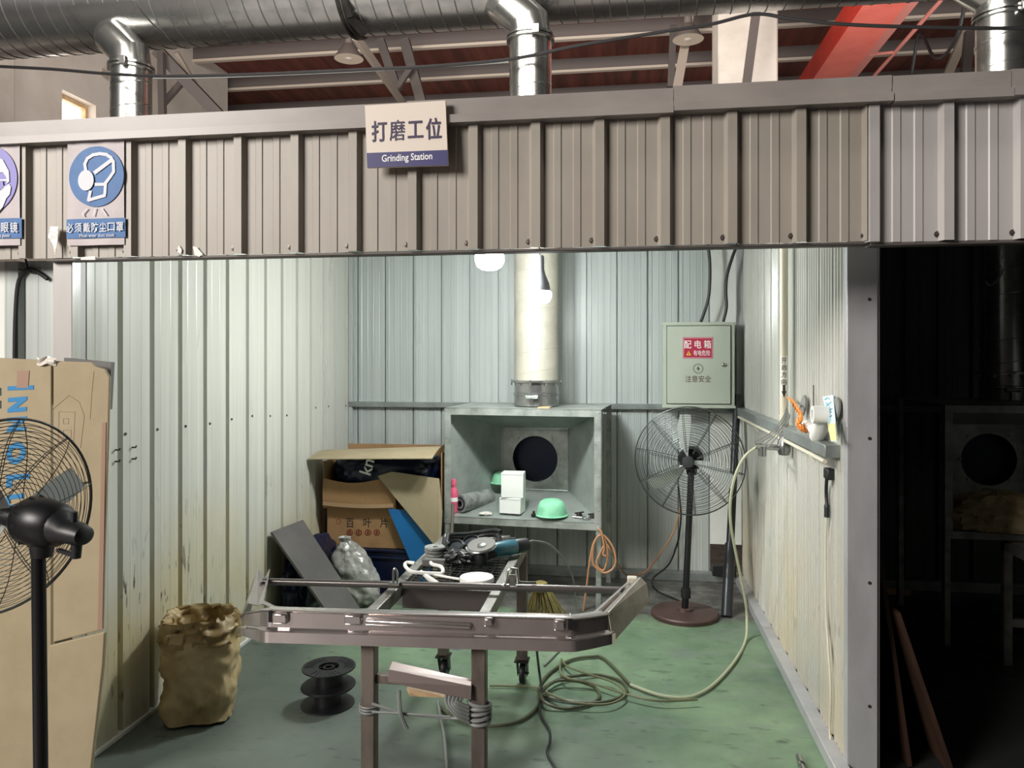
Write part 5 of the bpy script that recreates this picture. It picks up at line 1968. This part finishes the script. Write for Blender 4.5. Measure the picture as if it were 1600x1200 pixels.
# pale hose from the valve to the floor
b = MB()
hp = [Vector((p0.x - .15 + 0, p0.y - .03, p0.z))]
vq = atX(1225, 700, .80)
pts = [Vector((vq.x - .14, vq.y - .03, vq.z + .01)), atY(1185, 697, 4.2), atY(1165, 712, 4.2), atY(1150, 740, 4.22), atY(1142, 775, 4.25), atY(1141, 810, 4.3), atY(1146, 845, 4.38), atY(1155, 890, 4.48), atY(1164, 935, 4.56), atY(1167, 965, 4.6),
       atZ(1165, 1000, .012), atZ(1150, 1030, .012), atZ(1125, 1060, .012), atZ(1100, 1080, .012), atZ(1070, 1090, .012), atZ(1030, 1086, .012), atZ(985, 1070, .012)]
b.tube(spline(pts, 8), .0078, 8)
tag(b.build('hose', 'hose_green'), 'pale green air hose arching from the wall valve down to the floor', 'hose')
b = MB()
fl_ = lambda x, y, z=.012: atZ(x, y, z)
pts = [fl_(985, 1070), fl_(945, 1030), fl_(925, 1026), fl_(890, 1032), fl_(855, 1055), fl_(842, 1082), fl_(870, 1092), fl_(930, 1098), fl_(968, 1090), fl_(979, 1078), fl_(970, 1064), fl_(940, 1055), fl_(900, 1056, .024), fl_(870, 1063, .024),
       fl_(848, 1078, .03), fl_(850, 1096, .03), fl_(880, 1107), fl_(915, 1102), fl_(936, 1090), fl_(930, 1075), fl_(905, 1065, .03), fl_(870, 1064, .036), fl_(848, 1080, .03), fl_(845, 1098), fl_(820, 1122), fl_(785, 1133), fl_(740, 1132), fl_(705, 1118), fl_(690, 1105)]
b.tube(spline(pts, 8), .0075, 8)
tag(b.build('hose', 'hose_dull'), 'dull green air hose lying in loose loops beside the cart caster', 'hose')
b = MB()
pts = [fl_(1090, 1093, .03), fl_(1030, 1095, .03), fl_(980, 1085, .03), fl_(930, 1069, .03), fl_(880, 1056, .05), fl_(877, 1030), fl_(885, 1040, .03), fl_(915, 1052, .04), fl_(958, 1066, .03), fl_(976, 1085, .03), fl_(950, 1100, .03), fl_(900, 1098, .034), fl_(860, 1085, .034), fl_(840, 1075), fl_(805, 1072), fl_(765, 1071)]
b.tube(spline(pts, 8), .0055, 6)
tag(b.build('hose', 'hose_olive'), 'thin olive hose crossing the loops on the floor toward the cart', 'hose')
b = MB()
b.tube(spline([atZ(838, 1010, .3), atZ(842, 1045, .1), fl_(846, 1078, .04), fl_(843, 1100, .02), fl_(846, 1120), fl_(858, 1140), fl_(859, 1160), fl_(855, 1175), fl_(868, 1198), fl_(890, 1225)], 8), .006, 6)
tag(b.build('cable', 'cable_black'), 'black cable snaking from the loops toward the hall', 'cable', 'loose black cables on the floor')
b = MB()
b.tube(spline([fl_(684, 1095), fl_(688, 1120), fl_(694, 1150), fl_(698, 1200), fl_(699, 1240)], 8), .006, 6)
tag(b.build('cable', 'cable_grey'), 'dark grey cable running on the floor between the two front cart legs', 'cable')
b = MB()
A = atZ(1248, 1182, .02)
Bq = atZ(1262, 1225, .02)
b.tube([A, A.lerp(Bq, .3), A.lerp(Bq, .3), Bq], [.013, .015, .010, .010], 12)
tag(b.build('nozzle_pipe', 'galv_bright'), 'short shiny metal nozzle lying on the floor near the post', 'nozzle')
# straw brush behind the cart
t = thing('straw_brush', 'straw brush head standing on the floor behind the cart', 'brush', (-.42, 4.5, 0))
b = MB()
for k in range(130):
    a, q = random.uniform(-1, 1), random.uniform(-1, 1)
    b.tube([Vector((-.49 + .035 * a, 4.54 + .02 * q, .27)), Vector((-.47 + .10 * a, 4.52 + .04 * q, .14)), Vector((-.45 + .16 * a + random.uniform(-.05, .05), 4.5 + .08 * q, .004))], .0022, 3, caps=False)
b.build('bristles', 'straw', t)
b = MB()
b.lathe([(.0, .23), (.042, .23), (.04, .275), (.02, .285), (0, .285)], 16, Matrix.Translation((-.49, 4.54, 0)))
b.build('binding', 'straw', t)
# black box at the back corner
b = MB()
A, B = atY(1113, 882, 5.62), atY(1150, 905, 5.62)
b.box((A.x, 5.60, .062), (B.x, 5.665, A.z))
tag(b.build('black_box', 'black_plastic', bevel=.004), 'small black box on the bottom channel behind the steel pole', 'box')

# ------------------------------------------------------------------ sign and posters on the fascia
sc0 = [atY(570, 165, 2.605), atY(696, 157, 2.605), atY(700, 258, 2.605), atY(574, 262, 2.605)]
cen = sum(sc0, Vector()) / 4
t = thing('station_sign', 'cream sign with purple band and big Chinese characters on the fascia', 'sign', cen)
b = MB()
b.prism(sc0, (0, .012, 0))
b.build('sign_board', 'sign_face', t, smooth=0)
b = MB()
lft = lambda f: sc0[0].lerp(sc0[3], f)
rgt = lambda f: sc0[1].lerp(sc0[2], f)
b.prism([lft(.765), rgt(.765), rgt(1.0), lft(1.0)], (0, -.0012, 0))
b.build('band', 'sign_navy', t, smooth=0)
b = MB()
for x in (cen.x - .09, cen.x + .09):
    b.box((x - .01, 2.617, cen.z + .03), (x + .01, 2.668, cen.z + .06))
b.build('bracket', 'dark_steel', t, smooth=0)
xd = (sc0[1] - sc0[0]).normalized()
zd = (sc0[0] - sc0[3]).normalized()
mid = lambda f, g: lft(g).lerp(rgt(g), f) + Vector((0, -.0016, 0))
W_ = (sc0[1] - sc0[0]).length
for i, ch in enumerate('打磨工位'):
    text('lettering', ch, .078, frame(mid(.168 + .225 * i, .425), xd, zd), 'sign_ink', t, .0555, .004 if ch == '磨' else .016)
text('lettering', 'Grinding Station', .034, frame(mid(.50, .872), xd, zd), 'white_ink', t, W_ * .625, .012)


def poster(px0, x0, x1, ytop, ybot, label, blue, chars, small, head):
    """film sheet; picture points are given in the poster's own 0..1 frame"""
    YP = 2.640
    A, B = atY(x0, ytop, YP), atY(x1, ybot, YP)
    w, hh = B.x - A.x, A.z - B.z
    t = thing('safety_poster', label, 'poster', ((A.x + B.x) / 2, YP, B.z), 0, 'safety posters on the fascia')

    def pt(u, v, off=0.0):
        wv = .004 * math.sin(9 * u + 5 * v) * v + .005 * math.sin(16 * u) * max(0, .25 - v) * 3
        return Vector((A.x + w * u, YP - off + wv * .5, A.z - hh * v))
    b = MB()
    b.sheet(lambda u, v: pt(u, v), 20, 24, -.001)
    b.build('film', 'poster_film', t)

    def flat(name, fn, m, off, nu=24, nv=1):
        b = MB()
        b.sheet(lambda u, v: pt(*fn(u, v), off), nu, nv, -.0006)
        return b.build(name, m, t)
    asp = w / hh
    c = head['c']
    r = head['r']
    flat('blue_disc', lambda u, v: (c[0] + r * (1 - v) * math.cos(2 * PI * u), c[1] + r * (1 - v) * math.sin(2 * PI * u) * asp), blue, .004, 48, 6)

    def stroke(pts, wd, off=.0065):
        P = [Vector((p[0], p[1] / asp)) for p in pts]
        b = MB()
        for i in range(len(P) - 1):
            d = (P[i + 1] - P[i]).normalized()
            n = Vector((-d.y, d.x)) * wd / 2
            q = [P[i] - d * wd * .3 + n, P[i + 1] + d * wd * .3 + n, P[i + 1] + d * wd * .3 - n, P[i] - d * wd * .3 - n]
            b.prism([pt(k.x, k.y * asp, off) for k in q], (0, -.0006, 0))
        return b
    for pts, wd in head['strokes']:
        stroke(pts, wd).build('pictogram', 'poster_light', t, smooth=0)
    for poly, m, off in head['polys']:
        b = MB()
        b.prism([pt(*q, off) for q in poly], (0, -.0006, 0))
        b.build('pictogram', m, t, smooth=0)
    flat('text_band', lambda u, v: (head['bx'][0] + (head['bx'][1] - head['bx'][0]) * u, head['by'][0] + (head['by'][1] - head['by'][0]) * v), 'poster_blue', .004, 12, 4)
    nC = len(chars)
    for i, ch in enumerate(chars):
        u = head['tx'][0] + (head['tx'][1] - head['tx'][0]) * (i + .5) / nC
        q = pt(u, head['ty'], .0055)
        text('lettering', ch, w * .165, frame((q.x, q.y - .003, q.z), *FACE), 'poster_light', t, w * .125, .012)
    q = pt(.55, head['sy'], .0055)
    text('lettering', small, w * .07, frame((q.x, q.y - .003, q.z), *FACE), 'poster_light', t, w * .62, .004)
    return t


def zp(x, y, x0=640, x1=1160, y0=45, y1=1035):
    return ((x - x0) / (x1 - x0), (y - y0) / (y1 - y0))


arc = [zp(820, 340), zp(812, 290), zp(835, 240), zp(885, 208), zp(950, 200), zp(1010, 210), zp(1050, 240), zp(1072, 280), zp(1075, 370), zp(1040, 420), zp(1000, 470), zp(995, 560), zp(990, 585), zp(920, 602), zp(845, 622), zp(862, 545)]
mask_poly = [zp(750 + 75 + 72 * math.cos(a), 440 + 95 * math.sin(a)) for a in [2 * PI * i / 20 for i in range(20)]]
poster(105, 105.5, 194, 217, 382, 'film poster with blue disc and a head wearing a dust mask', 'poster_blue', '必须戴防尘口罩', 'Must wear dust mask',
       dict(c=zp(912, 405), r=.485, strokes=[(arc, .052), ([zp(905, 370), zp(1055, 262)], .062), ([zp(910, 480), zp(1000, 482)], .05), ([zp(830, 700), zp(790, 745), zp(800, 765)], .02), ([zp(905, 700), zp(888, 765)], .02), ([zp(965, 700), zp(1010, 765)], .02)],
            polys=[(mask_poly, 'poster_light', .0085)], bx=(0.0, 1.03), by=(.755, .935), tx=(0, 1.02), ty=.838, sy=.912))
head_poly = [(.30, .26), (.42, .17), (.58, .14), (.74, .19), (.84, .30), (.85, .40), (.80, .42), (.80, .36), (.74, .31), (.40, .31)]
face_poly = [(.36, .47), (.44, .44), (.80, .44), (.84, .42), (.88, .45), (.86, .52), (.80, .56), (.74, .64), (.66, .69), (.50, .69), (.40, .62)]
poster(31, -62, 31, 222, 383, 'film poster with violet disc and a head in safety glasses, cut by the picture edge', 'poster_violet', '必须戴防护眼镜', 'Must wear the protective glasses',
       dict(c=(.45, .37), r=.52, strokes=[([(.42, .385), (.80, .385)], .03)], polys=[(head_poly, 'poster_light', .0065), (face_poly, 'poster_light', .0065),
            ([(.50, .39), (.74, .39), (.76, .45), (.70, .48), (.54, .48), (.48, .45)], 'poster_violet', .008)], bx=(0, 1.04), by=(.745, .935), tx=(.0, 1.0), ty=.835, sy=.912))
# torn tape and film left on the fascia
for k, (px, lab) in enumerate((([(79, 354), (91, 354), (90, 375), (86, 398), (82, 380), (75, 370)], 'torn clear film scrap on the fascia between the two posters'), ([(126, 402), (148, 400), (149, 406), (126, 406)], 'white tape scrap under the dust mask poster'),
                           ([(301, 385), (307, 386), (317, 397), (311, 401), (304, 398)], 'white torn scrap at the lower fascia edge'),
                           ([(279, 383), (284, 390), (283, 396), (277, 394)], 'tiny torn film scrap on a fascia rib'))):
    b = MB()
    b.prism([atY(x, y, 2.640 if k != 2 else 2.660) for x, y in px], (0, .0015, 0))
    tag(b.build('tape_scrap', 'tape_clear' if k == 0 else 'scrap_white', smooth=0), lab, 'tape scrap', 'torn scraps on the fascia')

# ------------------------------------------------------------------ the unlit booth
t = thing('side_table', 'bare steel table frame in the unlit booth, cut by the picture edge', 'table', (2.3, 3.9, 0))
b = MB()
b.box((1.97, 4.35, .60), (2.75, 4.39, .64))
b.box((1.97, 3.75, .60), (2.01, 4.39, .64))
b.box((2.71, 3.75, .60), (2.75, 4.39, .64))
b.build('top_frame', 'cart_steel', t)
for x in (1.97, 2.71):
    for y in (4.35, 3.75):
        b = MB()
        b.box((x, y, 0), (x + .04, y + .04, .60))
        b.build('leg', 'cart_steel', t)
b = MB()
b.box((2.01, 4.355, .20), (2.71, 4.385, .24))
b.build('cross_bar', 'cart_steel', t)
sack('brown_cloth', (2.08, 4.70, .64), [(.2, .13, 0), (.29, .17, .02), (.27, .15, .09), (.18, .12, .16), (.10, .08, .20), (.03, .03, .22)], 'kraft', 'crumpled brown cloth bundle lying in the hood of the unlit booth', 'cloth', amp=.03, freq=7, seed=11)
b = MB()
b.tube(spline([atY(1541, 440, 4.4), atY(1546, 446, 4.4), atY(1556, 440, 4.4), atY(1566, 425, 4.4), atY(1575, 408, 4.4), atY(1573, 390, 4.4), Vector((atY(1571, 340, 4.4).x, 4.4, 2.474))], 8), .004, 6)
tag(b.build('wire_hook', 'cable_grey'), 'thin wire hook hanging in front of the shiny duct', 'hook')
A, B = atZ(1405, 1200, .0), Vector((.99, 5.2, 0))
t1 = [Vector((.985, 5.0, 1.0)), Vector((.985, 3.2, 1.0)), atZ(1404, 1196, .01), Vector((1.24, 5.0, .01))]
for k, (x0, x1, zt, lab, y0, y1) in enumerate(((.985, 1.10, .86, 'brown wooden board leaning on the partition of the unlit booth, nearest the partition', 3.2, 4.9), (1.04, 1.24, .62, 'thin dark board leaning outside the brown wooden one in the unlit booth', 3.15, 4.6))):
    b = MB()
    b.prism([(x0, y0, zt), (x1, y0, .005), (x1, y1, .005), (x0, y1, zt)], (.016, 0, .003))
    tag(b.build('wooden_board', 'wood_board', smooth=0), lab, 'board', 'boards leaning on the partition')
b = MB()
A = atY(1378, 937, 5.6)
b.box((A.x, 5.55, .0), (A.x + .17, 5.60, .035))
tag(b.build('wood_strip', 'wood_light'), 'short pale wood strip lying at the back of the unlit booth', 'wood strip')
